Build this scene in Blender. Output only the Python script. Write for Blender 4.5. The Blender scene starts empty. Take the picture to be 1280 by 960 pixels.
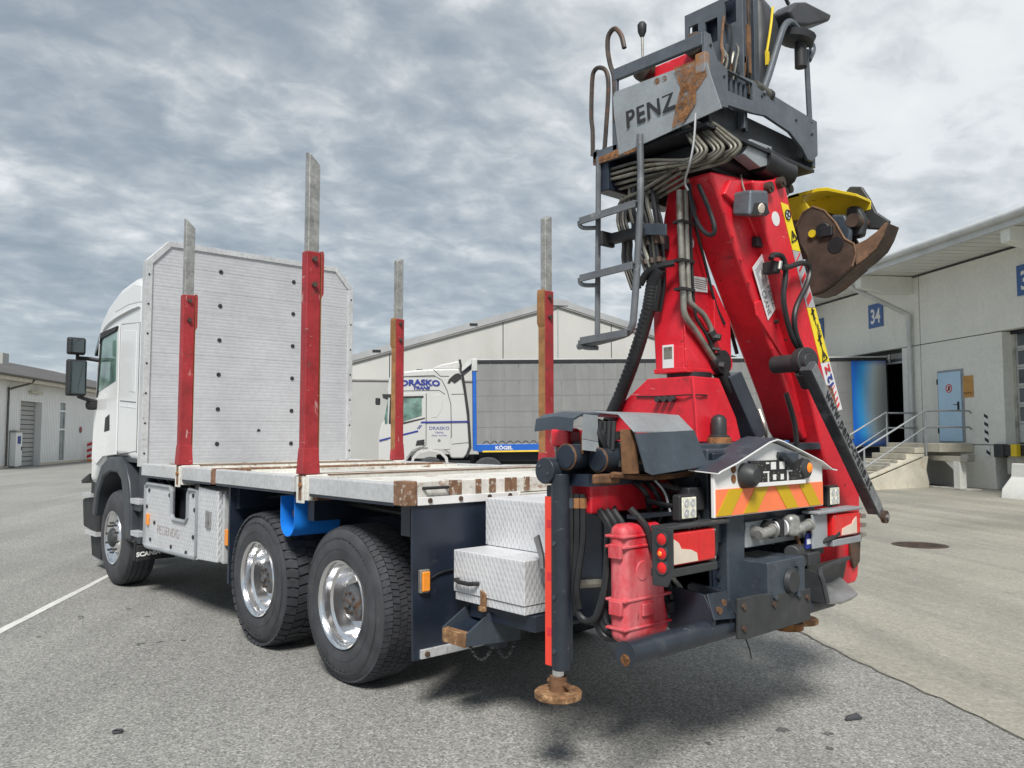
import bpy, bmesh, math, random
from mathutils import Vector as V, Matrix
rnd = random.Random(7)
SC = bpy.context.scene
COL = SC.collection
rad = math.radians
# ---------------------------------------------------------------- camera
cam = bpy.data.cameras.new('camera'); camo = bpy.data.objects.new('camera', cam); COL.objects.link(camo)
YAW = rad(41.965)                                   # truck axis is x (forward), y to its left, z up
FH = V((math.cos(YAW), -math.sin(YAW), 0)); RT = V((-math.sin(YAW), -math.cos(YAW), 0))
pitch = math.atan(64.2/1007)
fw = FH*math.cos(pitch) + V((0, 0, math.sin(pitch))); up = RT.cross(fw)
camo.matrix_world = Matrix(((RT.x, up.x, -fw.x, -4.794), (RT.y, up.y, -fw.y, 4.067), (RT.z, up.z, -fw.z, 1.691), (0, 0, 0, 1)))
cam.sensor_width = 36; cam.lens = 36*1007/1280; cam.clip_end = 3000; cam.clip_start = .05
SC.camera = camo
# ---------------------------------------------------------------- world: overcast sky
SUN_DIR = (RT*-0.04 - FH*0.78 + V((0, 0, 0.92))).normalized()     # towards the veiled sun
elev = math.asin(SUN_DIR.z); azim = math.atan2(SUN_DIR.x, SUN_DIR.y)
W = bpy.data.worlds.new('World'); SC.world = W; W.use_nodes = True
nt = W.node_tree; nt.nodes.clear()
def N(t, **k):
    n = nt.nodes.new(t)
    for a, b in k.items(): setattr(n, a, b)
    return n
def L(a, b): nt.links.new(a, b)
def mth(op, a, b=None, c=None, clamp=False):
    n = nt.nodes.new('ShaderNodeMath'); n.operation = op; n.use_clamp = clamp
    for i, x in enumerate((a, b, c)):
        if x is None: continue
        if isinstance(x, (int, float)): n.inputs[i].default_value = x
        else: nt.links.new(x, n.inputs[i])
    return n.outputs[0]
def ramp(x, stops):
    n = nt.nodes.new('ShaderNodeValToRGB'); e = n.color_ramp.elements
    while len(e) < len(stops): e.new(.5)
    for q, (p, c) in zip(e, stops):
        q.position = p; q.color = c if len(c) == 4 else (*c, 1)
    nt.links.new(x, n.inputs[0]); return n.outputs[0]
def mixc(f, a, b, mode='MIX'):
    n = nt.nodes.new('ShaderNodeMix'); n.data_type = 'RGBA'; n.blend_type = mode
    for i, x in ((0, f), (6, a), (7, b)):
        if isinstance(x, (int, float)): n.inputs[i].default_value = x
        elif isinstance(x, tuple): n.inputs[i].default_value = (*x[:3], 1)
        else: nt.links.new(x, n.inputs[i])
    return n.outputs[2]
def noise(vec, scale, detail=4, rough=.55, dist=0):
    n = nt.nodes.new('ShaderNodeTexNoise'); n.inputs['Scale'].default_value = scale; n.inputs['Detail'].default_value = detail
    n.inputs['Roughness'].default_value = rough; n.inputs['Distortion'].default_value = dist
    if vec is not None: nt.links.new(vec, n.inputs['Vector'])
    return n.outputs[0]
tc = N('ShaderNodeTexCoord').outputs['Generated']
sx = N('ShaderNodeSeparateXYZ'); L(tc, sx.inputs[0])
zz = mth('MAXIMUM', sx.outputs[2], 0.0); den = mth('ADD', zz, .24)
cv = N('ShaderNodeCombineXYZ'); L(mth('DIVIDE', sx.outputs[0], den), cv.inputs[0]); L(mth('DIVIDE', sx.outputs[1], den), cv.inputs[1])
mp = N('ShaderNodeMapping'); mp.inputs['Rotation'].default_value = (0, 0, -YAW + .25); mp.inputs['Scale'].default_value = (1.15, .95, 1); mp.inputs['Location'].default_value = (1.3, .4, 0); L(cv.outputs[0], mp.inputs['Vector'])
n1 = noise(mp.outputs[0], 3.1, 6, .56, .25); n2 = noise(mp.outputs[0], 10.0, 4, .55, .35); n3 = noise(mp.outputs[0], .9, 3, .5, .2)
cl = mth('ADD', mth('ADD', mth('MULTIPLY', n1, .56), mth('MULTIPLY', n2, .40)), mth('MULTIPLY', n3, .27))
dt = N('ShaderNodeVectorMath', operation='DOT_PRODUCT'); L(tc, dt.inputs[0])
glow_dir = (RT*.72 + FH*.55 + V((0, 0, .45))).normalized(); dt.inputs[1].default_value = glow_dir
gl = mth('POWER', mth('MAXIMUM', mth('MULTIPLY_ADD', dt.outputs[1], .5, .5), 0), 7.0)
cl2 = mth('ADD', mth('MULTIPLY_ADD', mth('SUBTRACT', cl, .605), mth('MULTIPLY_ADD', gl, -.55, 1.0), .575), mth('MULTIPLY', gl, .24))
hz = ramp(zz, [(0, (1, 1, 1)), (.16, (.35,)*3), (.40, (0, 0, 0))])
colr = ramp(cl2, [(.46, (.255, .31, .37)), (.56, (.335, .39, .445)), (.635, (.43, .48, .525)), (.70, (.58, .62, .65)), (.78, (.80, .83, .845)), (.92, (.88, .90, .91))])
colr = mixc(mth('MULTIPLY', hz, .50), colr, (.50, .58, .645))
sky = N('ShaderNodeTexSky', sky_type='NISHITA', sun_disc=False, sun_elevation=elev, sun_rotation=azim)
bg1 = N('ShaderNodeBackground'); L(sky.outputs[0], bg1.inputs[0]); bg1.inputs[1].default_value = .006
bg2 = N('ShaderNodeBackground'); L(colr, bg2.inputs[0]); bg2.inputs[1].default_value = .72
ad = N('ShaderNodeAddShader'); L(bg1.outputs[0], ad.inputs[0]); L(bg2.outputs[0], ad.inputs[1])
out = N('ShaderNodeOutputWorld'); L(ad.outputs[0], out.inputs[0])
# ---------------------------------------------------------------- sun behind cloud
sun = bpy.data.lights.new('sun', 'SUN'); sun.energy = 3.3; sun.angle = rad(16); sun.color = (1, .965, .91)
so = bpy.data.objects.new('sun', sun); COL.objects.link(so); so.location = (0, 0, 40)
so.rotation_euler = SUN_DIR.to_track_quat('Z', 'Y').to_euler()
SC.view_settings.view_transform = 'Standard'; SC.view_settings.look = 'None'; SC.view_settings.exposure = 0.46; SC.view_settings.gamma = 1
SC.cycles.max_bounces = 5
# ---------------------------------------------------------------- materials
MT = {}
def mat(name, col, rough=.5, metal=0.0, vary=.12, vs=3.0, col2=None, c2=(.55, .7), c2s=4.0, fine=0.0, fs=60, bump=0.0, bs=120, coat=0.0, emit=0.0,
        scratch=0.0, stretch=(1, 1, 1), streak=None, spec=.5):
    """colour with slow variation, patches of a second colour (rust, dirt), fine grain, bump and worn scratches"""
    global nt
    m = bpy.data.materials.new(name); m.use_nodes = True; nt = m.node_tree; MT[name] = m
    b = nt.nodes['Principled BSDF']
    co = N('ShaderNodeTexCoord').outputs['Object']
    c = None
    lo = tuple(x*(1-vary) for x in col); hi = tuple(min(1, x*(1+vary)) for x in col)
    c = ramp(noise(co, vs, 5, .6), [(.32, lo), (.68, hi)])
    if fine: c = mixc(fine, c, ramp(noise(co, fs, 3, .7), [(.35, (.25,)*3), (.65, (1, 1, 1))]), 'MULTIPLY')
    rr = mth('MULTIPLY_ADD', noise(co, vs*2.3, 4, .6), .3, rough-.15, True)
    if streak:
        mm = N('ShaderNodeMapping'); mm.inputs['Scale'].default_value = streak[0]; L(co, mm.inputs[0])
        f = ramp(noise(mm.outputs[0], 1, 5, .65), [(streak[1], (0, 0, 0)), (streak[2], (1, 1, 1))]); c = mixc(f, c, streak[3])
    if col2:
        mm = N('ShaderNodeMapping'); mm.inputs['Scale'].default_value = stretch; L(co, mm.inputs[0])
        f = ramp(noise(mm.outputs[0], c2s, 8, .68), [(c2[0], (0, 0, 0)), (c2[1], (1, 1, 1))]); c = mixc(f, c, col2)
        rr = mth('ADD', rr, mth('MULTIPLY', f, .3), None, True)
    if scratch:
        mm = N('ShaderNodeMapping'); mm.inputs['Scale'].default_value = (9, 9, 55); mm.inputs['Rotation'].default_value = (.5, .7, .3); L(co, mm.inputs[0])
        f = ramp(noise(mm.outputs[0], 1.0, 3, .6), [(.69, (0, 0, 0)), (.74, (1, 1, 1))]); c = mixc(mth('MULTIPLY', f, scratch), c, (.55, .5, .46))
    L(c, b.inputs['Base Color']); L(rr, b.inputs['Roughness']); b.inputs['Metallic'].default_value = metal
    b.inputs['Coat Weight'].default_value = coat; b.inputs['Specular IOR Level'].default_value = spec
    if emit: L(c, b.inputs['Emission Color']); b.inputs['Emission Strength'].default_value = emit
    if bump:
        bn = N('ShaderNodeBump'); bn.inputs['Strength'].default_value = bump; bn.inputs['Distance'].default_value = .004
        L(noise(co, bs, 4, .65), bn.inputs['Height']); L(bn.outputs[0], b.inputs['Normal'])
    return m
RUST = (.13, .055, .022)
mat('cab_white', (.70, .71, .71), .30, coat=.35, vary=.03, vs=1.0, streak=((2.5, 2.5, .8), .60, .9, (.60, .59, .56)))
mat('tractor_white', (.52, .52, .51), .35, coat=.3, vary=.03, vs=1, streak=((1.5, 1.5, .6), .55, .85, (.46, .45, .42)))
mat('panel_gap', (.10, .105, .11), .6)
mat('white_worn', (.66, .66, .63), .55, vary=.10, col2=(.30, .20, .12), c2=(.60, .72), c2s=9, fine=.2, fs=35, bump=.15)
mat('bed_white', (.70, .69, .64), .55, vary=.12, col2=(.24, .12, .055), c2=(.57, .66), c2s=5, fine=.25, fs=30, stretch=(1, 1, 2), bump=.2, streak=((2, 14, 2), .58, .72, (.40, .37, .31)))
mat('bed_rust', (.20, .11, .065), .85, vary=.35, vs=14, col2=(.52, .48, .41), c2=(.56, .63), c2s=26, bump=.5)
mat('alu_rail', (.60, .61, .62), .42, metal=.25, vary=.12, fine=.25, fs=26, col2=(.30, .29, .27), c2=(.60, .72), c2s=11, scratch=.3)
mat('alu_board', (.50, .51, .535), .52, metal=.15, vary=.07, vs=2, fine=.12, fs=18, col2=(.42, .42, .42), c2=(.63, .76), c2s=7, stretch=(1, 1, 3))
mat('alu_worn', (.44, .44, .42), .48, metal=.6, vary=.25, vs=9, fine=.35, fs=40, col2=(.22, .21, .19), c2=(.55, .72), c2s=12, scratch=.4)
mat('polished', (.86, .86, .87), .16, metal=1, vary=.06)
mat('steel', (.42, .42, .42), .4, metal=.8, vary=.25, vs=8, col2=RUST, c2=(.6, .72), c2s=14)
mat('rubber_mark', (.062, .064, .068), .7, vary=.3, vs=12)
mat('hub_grey', (.13, .135, .145), .5, metal=.4, vary=.3, vs=14, col2=(.12, .07, .045), c2=(.52, .64), c2s=12)
mat('faded_print', (.24, .15, .13), .7, vary=.4, vs=20)
mat('foot_rust', (.23, .12, .055), .9, vary=.4, vs=18, bump=.7, bs=70, col2=(.40, .25, .13), c2=(.52, .64), c2s=14, fine=.4, fs=45)
mat('hand_steel', (.085, .07, .062), .45, metal=.5, vary=.3, vs=9, col2=(.16, .08, .05), c2=(.52, .66), c2s=12)
mat('rust', (.17, .075, .03), .9, vary=.4, vs=12, bump=.6, col2=(.33, .15, .05), c2=(.5, .65), c2s=16)
mat('rust_light', (.27, .125, .05), .88, vary=.35, vs=15, bump=.5, col2=(.12, .06, .03), c2=(.55, .68), c2s=18)
mat('jaw_bright', (.24, .15, .095), .5, metal=.3, vary=.3, vs=8, col2=(.12, .065, .04), c2=(.5, .68), c2s=9, bump=.2)
mat('brown_steel', (.075, .052, .040), .6, metal=.25, vary=.5, vs=6, col2=(.17, .08, .042), c2=(.56, .74), c2s=7, bump=.35, bs=40)
mat('stake_red', (.33, .026, .032), .5, vary=.22, vs=5, col2=(.12, .045, .032), c2=(.58, .72), c2s=7, scratch=.8, fine=.2, fs=30, streak=((22, 22, 5), .64, .70, (.46, .26, .24)))
mat('stake_inner', (.26, .13, .05), .8, vary=.3, vs=8, col2=(.40, .03, .03), c2=(.66, .74), c2s=8, bump=.3)
mat('crane_red', (.70, .020, .036), .38, coat=.2, vary=.16, vs=3.2, col2=(.11, .018, .018), c2=(.62, .80), c2s=4.5, fine=.16, fs=22, bump=.10, bs=30, scratch=.35, streak=((26, 26, 16), .665, .70, (.10, .022, .02)))
mat('red_plastic', (.60, .02, .035), .5, vary=.12, col2=(.74, .40, .42), c2=(.46, .85), c2s=2.6, stretch=(1, 1, .5), fine=.15)
mat('slate_mid', (.105, .122, .142), .45, metal=.15, vary=.18, vs=5, col2=(.17, .10, .06), c2=(.68, .74), c2s=6, fine=.2, fs=30, scratch=.35)
mat('slate', (.048, .062, .080), .42, vary=.2, vs=5, col2=(.11, .12, .135), c2=(.58, .75), c2s=6, fine=.15, fs=30, bump=.1)
mat('slate_light', (.31, .335, .35), .42, metal=.25, vary=.14, vs=5, col2=(.30, .155, .06), c2=(.66, .72), c2s=4, fine=.15, scratch=.25)
mat('leg_navy', (.024, .031, .043), .40, vary=.25, vs=6, col2=(.075, .08, .085), c2=(.60, .78), c2s=8, fine=.15, scratch=.25)
mat('cover_grey', (.085, .092, .10), .42, metal=.3, vary=.25, vs=6, col2=(.22, .23, .235), c2=(.52, .70), c2s=5, fine=.2, scratch=.5)
mat('ladder_grey', (.15, .16, .172), .45, metal=.3, vary=.2, vs=7, col2=(.30, .31, .32), c2=(.58, .72), c2s=10)
mat('slate_rusty', (.20, .21, .22), .6, vary=.2, col2=(.27, .13, .05), c2=(.44, .54), c2s=9, bump=.3)
mat('slate_worn', (.25, .26, .27), .45, metal=.3, vary=.25, vs=8, col2=(.34, .35, .355), c2=(.50, .66), c2s=9, fine=.25, scratch=.5)
mat('navy', (.016, .023, .038), .35, vary=.3, vs=4, col2=(.06, .065, .07), c2=(.62, .8), c2s=7)
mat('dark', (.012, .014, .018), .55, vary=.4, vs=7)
mat('black_plastic', (.035, .037, .04), .5, vary=.2, vs=6, col2=(.07, .07, .07), c2=(.6, .8), c2s=5)
mat('fender', (.040, .046, .054), .42, vary=.15, vs=4)
mat('rubber', (.046, .048, .054), .72, vary=.25, vs=7, col2=(.085, .085, .085), c2=(.55, .8), c2s=6, bump=.15, bs=60)
mat('tread', (.040, .042, .050), .75, vary=.3, vs=9, col2=(.07, .07, .072), c2=(.55, .8), c2s=8, bump=.2, bs=50)
mat('hose', (.016, .017, .019), .42, vary=.3, vs=9)
mat('pipe_grey', (.33, .32, .28), .42, metal=.6, vary=.25, vs=12, col2=(.17, .13, .08), c2=(.58, .7), c2s=14)
mat('pipe_olive', (.20, .19, .155), .45, metal=.5, vary=.3, vs=12, col2=(.10, .085, .06), c2=(.55, .68), c2s=14)
mat('pipe_dark', (.12, .115, .10), .5, metal=.4, vary=.3, vs=10)
mat('blue_plastic', (.014, .22, .80), .38, vary=.08)
mat('orange_lens', (.85, .28, .02), .2, coat=.6, vary=.1)
mat('amber_lit', (1, .22, .015), .2, coat=.5, emit=.25)
mat('red_lens', (.66, .010, .012), .2, coat=.5, vary=.10, vs=25)
mat('cream_lens', (.70, .60, .50), .25, coat=.4)
mat('lens_clear', (.75, .74, .60), .12, coat=1, vary=.25, vs=40)
mat('red_tape', (.80, .06, .035), .45, vary=.08)
mat('white_paint', (.78, .78, .77), .45, vary=.05)
mat('sticker_white', (.72, .73, .74), .4, vary=.06)
mat('sticker_grey', (.42, .43, .45), .4)
mat('sticker_red', (.62, .03, .04), .45)
mat('yellow_sticker', (.86, .68, .03), .45, vary=.06)
mat('print_black', (.02, .02, .022), .6)
mat('print_grey', (.16, .17, .18), .6)
mat('print_blue', (.02, .035, .24), .5)
mat('orange_reflex', (.95, .22, .085), .42, vary=.05)
mat('yellow_reflex', (.58, .38, .008), .42, vary=.06)
mat('rust_brown', (.17, .085, .04), .85, vary=.35, vs=10, bump=.4, col2=(.09, .05, .03), c2=(.5, .65), c2s=14)
mat('grapple_yellow', (.70, .52, .02), .45, vary=.12, col2=(.09, .055, .03), c2=(.60, .66), c2s=10, scratch=.3)
mat('yellow_strap', (.75, .55, .03), .7)
mat('glass_dark', (.02, .035, .035), .06, vary=.3, spec=.8, coat=.6)
mat('glass_green', (.13, .22, .19), .07, vary=.5, vs=3, spec=.8, coat=.5)
mat('mirror', (.13, .155, .16), .05, metal=1)
mat('seat_black', (.035, .037, .042), .55, vary=.25)
def ragged(name, src, sc, lo, hi):
    """a thin film of rust whose edge frays: the cover is a noise mask"""
    global nt
    m = MT[src].copy(); m.name = name; MT[name] = m; nt = m.node_tree
    co = N('ShaderNodeTexCoord').outputs['Object']
    L(ramp(mth('ADD', mth('MULTIPLY', noise(co, sc, 6, .7), .75), mth('MULTIPLY', noise(co, sc*4, 4, .7), .25)), [(lo, (0, 0, 0)), (hi, (1, 1, 1))]), nt.nodes['Principled BSDF'].inputs['Alpha'])
ragged('rust_film', 'rust', 24, .40, .60)
ragged('rust_film_light', 'rust_light', 20, .38, .60)
# diamond tread plate: raised lozenges by bump
def diamond(name, col, sc, metal, ax):
    global nt
    m = mat(name, col, .36, metal, vary=.08, fine=.12, fs=25, col2=tuple(x*.6 for x in col), c2=(.62, .8), c2s=5)
    nt = m.node_tree; b = nt.nodes['Principled BSDF']; co = N('ShaderNodeTexCoord').outputs['Object']
    s = N('ShaderNodeSeparateXYZ'); L(co, s.inputs[0])
    h = mth('ADD', s.outputs[0], s.outputs[1])
    u = mth('ADD', mth('MULTIPLY', h, sc), mth('MULTIPLY', s.outputs[2], sc*.55)); w = mth('SUBTRACT', mth('MULTIPLY', h, sc), mth('MULTIPLY', s.outputs[2], sc*.55))
    a = mth('ABSOLUTE', mth('SINE', mth('MULTIPLY', u, math.pi))); c = mth('ABSOLUTE', mth('SINE', mth('MULTIPLY', w, math.pi)))
    hh = mth('MULTIPLY', a, c)
    bn = N('ShaderNodeBump'); bn.inputs['Strength'].default_value = .75; bn.inputs['Distance'].default_value = .0045 if name == 'tread_plate' else .0028; L(hh, bn.inputs['Height']); L(bn.outputs[0], b.inputs['Normal'])
    L(mth('MULTIPLY_ADD', hh, -.22, .55), b.inputs['Roughness'])
    return m
diamond('tread_plate', (.72, .73, .75), 23, .45, 'x')
diamond('tread_plate_white', (.70, .71, .73), 27, .25, 'x')
# ribbed aluminium profile: fine horizontal grooves
m = MT['alu_board']; nt = m.node_tree
_co = N('ShaderNodeTexCoord').outputs['Object']; _s = N('ShaderNodeSeparateXYZ'); L(_co, _s.inputs[0])
_h = mth('ABSOLUTE', mth('SINE', mth('MULTIPLY', _s.outputs[2], math.pi*26)))
_b = N('ShaderNodeBump'); _b.inputs['Strength'].default_value = 1; _b.inputs['Distance'].default_value = .0016
L(mth('ADD', mth('POWER', _h, .5), mth('MULTIPLY', noise(_co, 6, 5, .7), .35)), _b.inputs['Height']); L(_b.outputs[0], nt.nodes['Principled BSDF'].inputs['Normal'])
# ---------------------------------------------------------------- mesh building
class MB:
    def __init__(s): s.v = []; s.f = []; s.mi = []; s.k = 0
    def add(s, vs, fs):
        o = len(s.v); s.v += [tuple(p) for p in vs]; s.f += [tuple(i+o for i in f) for f in fs]; s.mi += [s.k]*len(fs); return s
    def mat(s, k): s.k = k; return s
    def loft(s, rings, caps=True, closed=True):
        n = len(rings[0]); vs = [p for r in rings for p in r]; fs = []
        for j in range(len(rings)-1):
            for i in range(n if closed else n-1):
                a = j*n+i; b = j*n+(i+1) % n; fs.append((a, b, b+n, a+n))
        if caps and closed: fs += [tuple(range(n-1, -1, -1)), tuple(range((len(rings)-1)*n, len(rings)*n))]
        return s.add(vs, fs)
    def box(s, x0, x1, y0, y1, z0, z1):
        return s.loft([[(x0, y0, z), (x1, y0, z), (x1, y1, z), (x0, y1, z)] for z in (z0, z1)])
    def prism(s, poly, ax, a, b):
        f = {'x': lambda p, t: (t, p[0], p[1]), 'y': lambda p, t: (p[0], t, p[1]), 'z': lambda p, t: (p[0], p[1], t)}[ax]
        return s.loft([[f(p, t) for p in poly] for t in (a, b)])
    def slab(s, pts, off):
        o = V(off); return s.loft([pts, [V(p)+o for p in pts]])
    def bar(s, p0, p1, w, h, upv=(0, 0, 1)):
        p0, p1 = V(p0), V(p1); d = (p1-p0).normalized(); u = V(upv)
        if abs(d.dot(u)) > .99: u = V((1, 0, 0))
        r = d.cross(u).normalized()*w/2; u = r.cross(d).normalized()*h/2
        return s.loft([[p-r-u, p+r-u, p+r+u, p-r+u] for p in (p0, p1)])
    def cyl(s, p0, p1, r0, r1=None, n=16, caps=True):
        p0, p1 = V(p0), V(p1); r1 = r0 if r1 is None else r1; d = (p1-p0).normalized()
        a = d.orthogonal().normalized(); b = d.cross(a)
        return s.loft([[p+(a*math.cos(t*2*math.pi/n)+b*math.sin(t*2*math.pi/n))*r for t in range(n)] for p, r in ((p0, r0), (p1, r1))], caps)
    def lathe(s, c, axis, prof, n=24, caps=True):
        """prof: (distance along axis, radius)"""
        c = V(c); d = V(axis).normalized(); a = d.orthogonal().normalized(); b = d.cross(a)
        return s.loft([[c+d*h+(a*math.cos(t*2*math.pi/n)+b*math.sin(t*2*math.pi/n))*max(r, 1e-4) for t in range(n)] for h, r in prof], caps)
    def tube(s, pts, r, n=8, sub=4, curve=True):
        P = [V(p) for p in pts]
        if curve and len(P) > 2:
            Q = []; E = [P[0]*2-P[1]] + P + [P[-1]*2-P[-2]]
            for i in range(1, len(E)-2):
                for k in range(sub):
                    t = k/sub; a, b, c, d = E[i-1:i+3]
                    Q.append(.5*((2*b)+(c-a)*t+(2*a-5*b+4*c-d)*t*t+(3*b-a-3*c+d)*t**3))
            P = Q+[P[-1]]
        rings = []; prev = None
        for i, p in enumerate(P):
            d = (P[min(i+1, len(P)-1)]-P[max(i-1, 0)]).normalized()
            a = d.orthogonal() if prev is None else prev-d*prev.dot(d)
            if a.length < 1e-5: a = d.orthogonal()
            a.normalize(); prev = a; b = d.cross(a); rr = r(i/(len(P)-1)) if callable(r) else r
            rings.append([p+(a*math.cos(t*2*math.pi/n)+b*math.sin(t*2*math.pi/n))*rr for t in range(n)])
        return s.loft(rings)
    def ball(s, c, r, n=12):
        c = V(c); r = r if isinstance(r, tuple) else (r, r, r)
        return s.loft([[c+V((math.cos(t*2*math.pi/n)*math.sin(a)*r[0], math.sin(t*2*math.pi/n)*math.sin(a)*r[1], math.cos(a)*r[2])) for t in range(n)]
                       for a in [max(1e-3, min(math.pi-1e-3, math.pi*j/(n//2))) for j in range(n//2+1)]])
    def build(s, name, m, parent=None, bevel=0, seg=2, sharp=38, kind=None, label=None, recalc=True):
        me = bpy.data.meshes.new(name); me.from_pydata(s.v, [], s.f)
        for q in (m if isinstance(m, (list, tuple)) else [m]): me.materials.append(MT[q] if isinstance(q, str) else q)
        if len(me.materials) > 1: me.polygons.foreach_set('material_index', s.mi)
        if recalc:
            bm = bmesh.new(); bm.from_mesh(me); bmesh.ops.recalc_face_normals(bm, faces=bm.faces); bm.to_mesh(me); bm.free()
        me.polygons.foreach_set('use_smooth', [True]*len(me.polygons)); me.set_sharp_from_angle(angle=rad(sharp))
        o = bpy.data.objects.new(name, me); COL.objects.link(o)
        if parent is not None:
            o.parent = parent
            off = ORG.get(parent.name)
            if off is not None: me.transform(Matrix.Translation(-off)); ORG[o.name] = off
        if bevel:
            b = o.modifiers.new('bevel', 'BEVEL'); b.width = bevel; b.segments = seg; b.limit_method = 'ANGLE'; b.angle_limit = rad(35); b.harden_normals = True
        if kind: o['kind'] = kind
        if label: o['label'] = label
        return o
ORG = {}
def tag(o, label, cat, group=None):
    o['label'] = label; o['category'] = cat
    if group: o['group'] = group
    return o
def thing(name, loc, label, cat, rz=0, group=None, world=False):
    """an Empty at the thing's base; with world=True its parts are written in scene coordinates"""
    o = bpy.data.objects.new(name, None); COL.objects.link(o); o.location = loc; o.rotation_euler = (0, 0, rz); o.empty_display_size = .2
    if world: ORG[o.name] = V(loc)
    return tag(o, label, cat, group)
def dup(o, parent=None):
    c = o.copy(); COL.objects.link(c)
    if parent is not None: c.parent = parent
    for ch in list(o.children): dup(ch, c)
    return c
def text(t, o, xd, yd, size, name, m, parent, depth=.002, bold=.0, shear=0, align='CENTER', space=1.0, arc=0, sx=1.0, fontw=None):
    """flat lettering: o is the middle of the baseline, xd and yd the reading and upward directions"""
    cu = bpy.data.curves.new(name, 'FONT'); cu.body = t; cu.size = size; cu.offset = bold; cu.shear = shear; cu.align_x = align; cu.space_character = space; cu.extrude = depth/2; cu.resolution_u = 3
    ob = bpy.data.objects.new(name, cu); COL.objects.link(ob)
    dg = bpy.context.evaluated_depsgraph_get(); me = bpy.data.meshes.new_from_object(ob.evaluated_get(dg)); bpy.data.objects.remove(ob)
    xd, yd = V(xd).normalized(), V(yd).normalized(); zd = xd.cross(yd).normalized(); o = V(o)
    off = ORG.get(parent.name) if parent is not None else None
    for v in me.vertices:
        x, y, z = v.co; x *= sx
        if arc: y += -arc*x*x
        v.co = o+xd*x+yd*y+zd*(z+depth/2) - (off or V((0, 0, 0)))
    me.materials.clear(); me.materials.append(MT[m])
    r = bpy.data.objects.new(name, me); COL.objects.link(r); r.parent = parent
    if off is not None: ORG[r.name] = off
    return r
# ================================================================ the yard
E1 = V((math.cos(YAW-rad(9.03)), -math.sin(YAW-rad(9.03)), 0))     # along the warehouse, E2 across towards it
E2 = V((E1.y, -E1.x, 0)); RZY = math.atan2(E1.y, E1.x); C0 = V((-4.794, 4.067, 0))
def Y(t, s, z=0): return C0+E1*t+E2*s+V((0, 0, z))
YORG = {}
class YB(MB):
    """mesh in yard coordinates (t along, s across to the right, z)"""
    def build(s, name, m, parent=None, **k):
        t0, s0, z0 = YORG[parent.name] if parent is not None else (0, 0, 0)
        s.v = [(p[0]-t0, -(p[1]-s0), p[2]-z0) for p in s.v]
        o = MB.build(s, name, m, parent, **k)
        if parent is None: o.location = C0; o.rotation_euler = (0, 0, RZY)
        else: YORG[o.name] = YORG[parent.name]
        return o
def ything(name, t, s, label, cat, z=0, group=None):
    o = thing(name, Y(t, s, z), label, cat, RZY, group); YORG[o.name] = (t, s, z); return o
def ytext(tx, t, s, z, xd, yd, size, name, m, parent, **k):
    t0, s0, z0 = YORG[parent.name]; f = lambda d: (d[0], -d[1], d[2])
    return text(tx, (t-t0, -(s-s0), z-z0), f(xd), f(yd), size, name, m, parent, **k)
def sm(a, b, x): x = max(0, min(1, (x-a)/(b-a))); return x*x*(3-2*x)
def gz(s): return .23*sm(9, 16.3, s)
# ---- ground materials
def ground_mat(name, c0, c1, sc, speck, stain, big):
    global nt
    m = bpy.data.materials.new(name); m.use_nodes = True; nt = m.node_tree; MT[name] = m; b = nt.nodes['Principled BSDF']
    co = N('ShaderNodeTexCoord').outputs['Object']
    f = noise(co, sc, 3, .75); c = ramp(f, [(.30, c0), (.66, c1)])
    vo = N('ShaderNodeTexVoronoi'); vo.inputs['Scale'].default_value = sc*1.15; L(co, vo.inputs['Vector'])
    v2 = N('ShaderNodeSeparateColor'); L(vo.outputs['Color'], v2.inputs[0])
    c = mixc(speck, c, ramp(v2.outputs[0], [(.0, (.42,)*3), (.30, (.80,)*3), (.75, (1.05,)*3), (1, (1.55,)*3)]), 'MULTIPLY')
    c = mixc(.5, c, ramp(noise(co, sc*.3, 4, .7), [(.35, (.80,)*3), (.65, (1.12,)*3)]), 'MULTIPLY')
    c = mixc(1, c, ramp(noise(co, .35, 6, .6, .4), [(.30, (1-big,)*3), (.62, (1, 1, 1))]), 'MULTIPLY')
    mm = N('ShaderNodeMapping'); mm.inputs['Scale'].default_value = (.12, 1.6, 1); L(co, mm.inputs[0])
    c = mixc(1, c, ramp(noise(mm.outputs[0], 1.0, 5, .6, .6), [(.34, (1-big*.9, 1-big*.9, 1-big*.82)), (.62, (1, 1, 1))]), 'MULTIPLY')
    c = mixc(stain, c, ramp(noise(co, 1.4, 7, .7, .8), [(.28, (.3, .3, .32)), (.36, (1, 1, 1))]), 'MULTIPLY')
    L(c, b.inputs['Base Color']); b.inputs['Roughness'].default_value = .88; b.inputs['Specular IOR Level'].default_value = .3
    bn = N('ShaderNodeBump'); bn.inputs['Strength'].default_value = .55; bn.inputs['Distance'].default_value = .006; L(f, bn.inputs['Height']); L(bn.outputs[0], b.inputs['Normal'])
ground_mat('asphalt', (.20, .20, .19), (.40, .395, .37), 68, .78, .10, .18)
ground_mat('concrete_yard', (.295, .285, .240), (.395, .380, .322), 40, .22, .25, .26)
S0 = 3.53
mat('joint', (.11, .105, .09), .9, vary=.4, vs=20)
def sheet(name, m, tl, sl, dz, edge=None):
    vs = []; n = len(sl)
    for t in tl:
        for j, s in enumerate(sl): vs.append((t, s+(edge(t) if edge and j == 0 else 0), gz(s)+dz))
    fs = [(i*n+j, i*n+j+1, (i+1)*n+j+1, (i+1)*n+j) for i in range(len(tl)-1) for j in range(n-1)]
    o = YB().add(vs, fs).build(name, m); o['kind'] = 'structure'
    for p in o.data.polygons:
        if p.normal.z < 0: p.flip()
    return o
sl = [-900, -60, 0, 8.9]+[9+k*.75 for k in range(11)]+[18, 60, 900]
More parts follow.
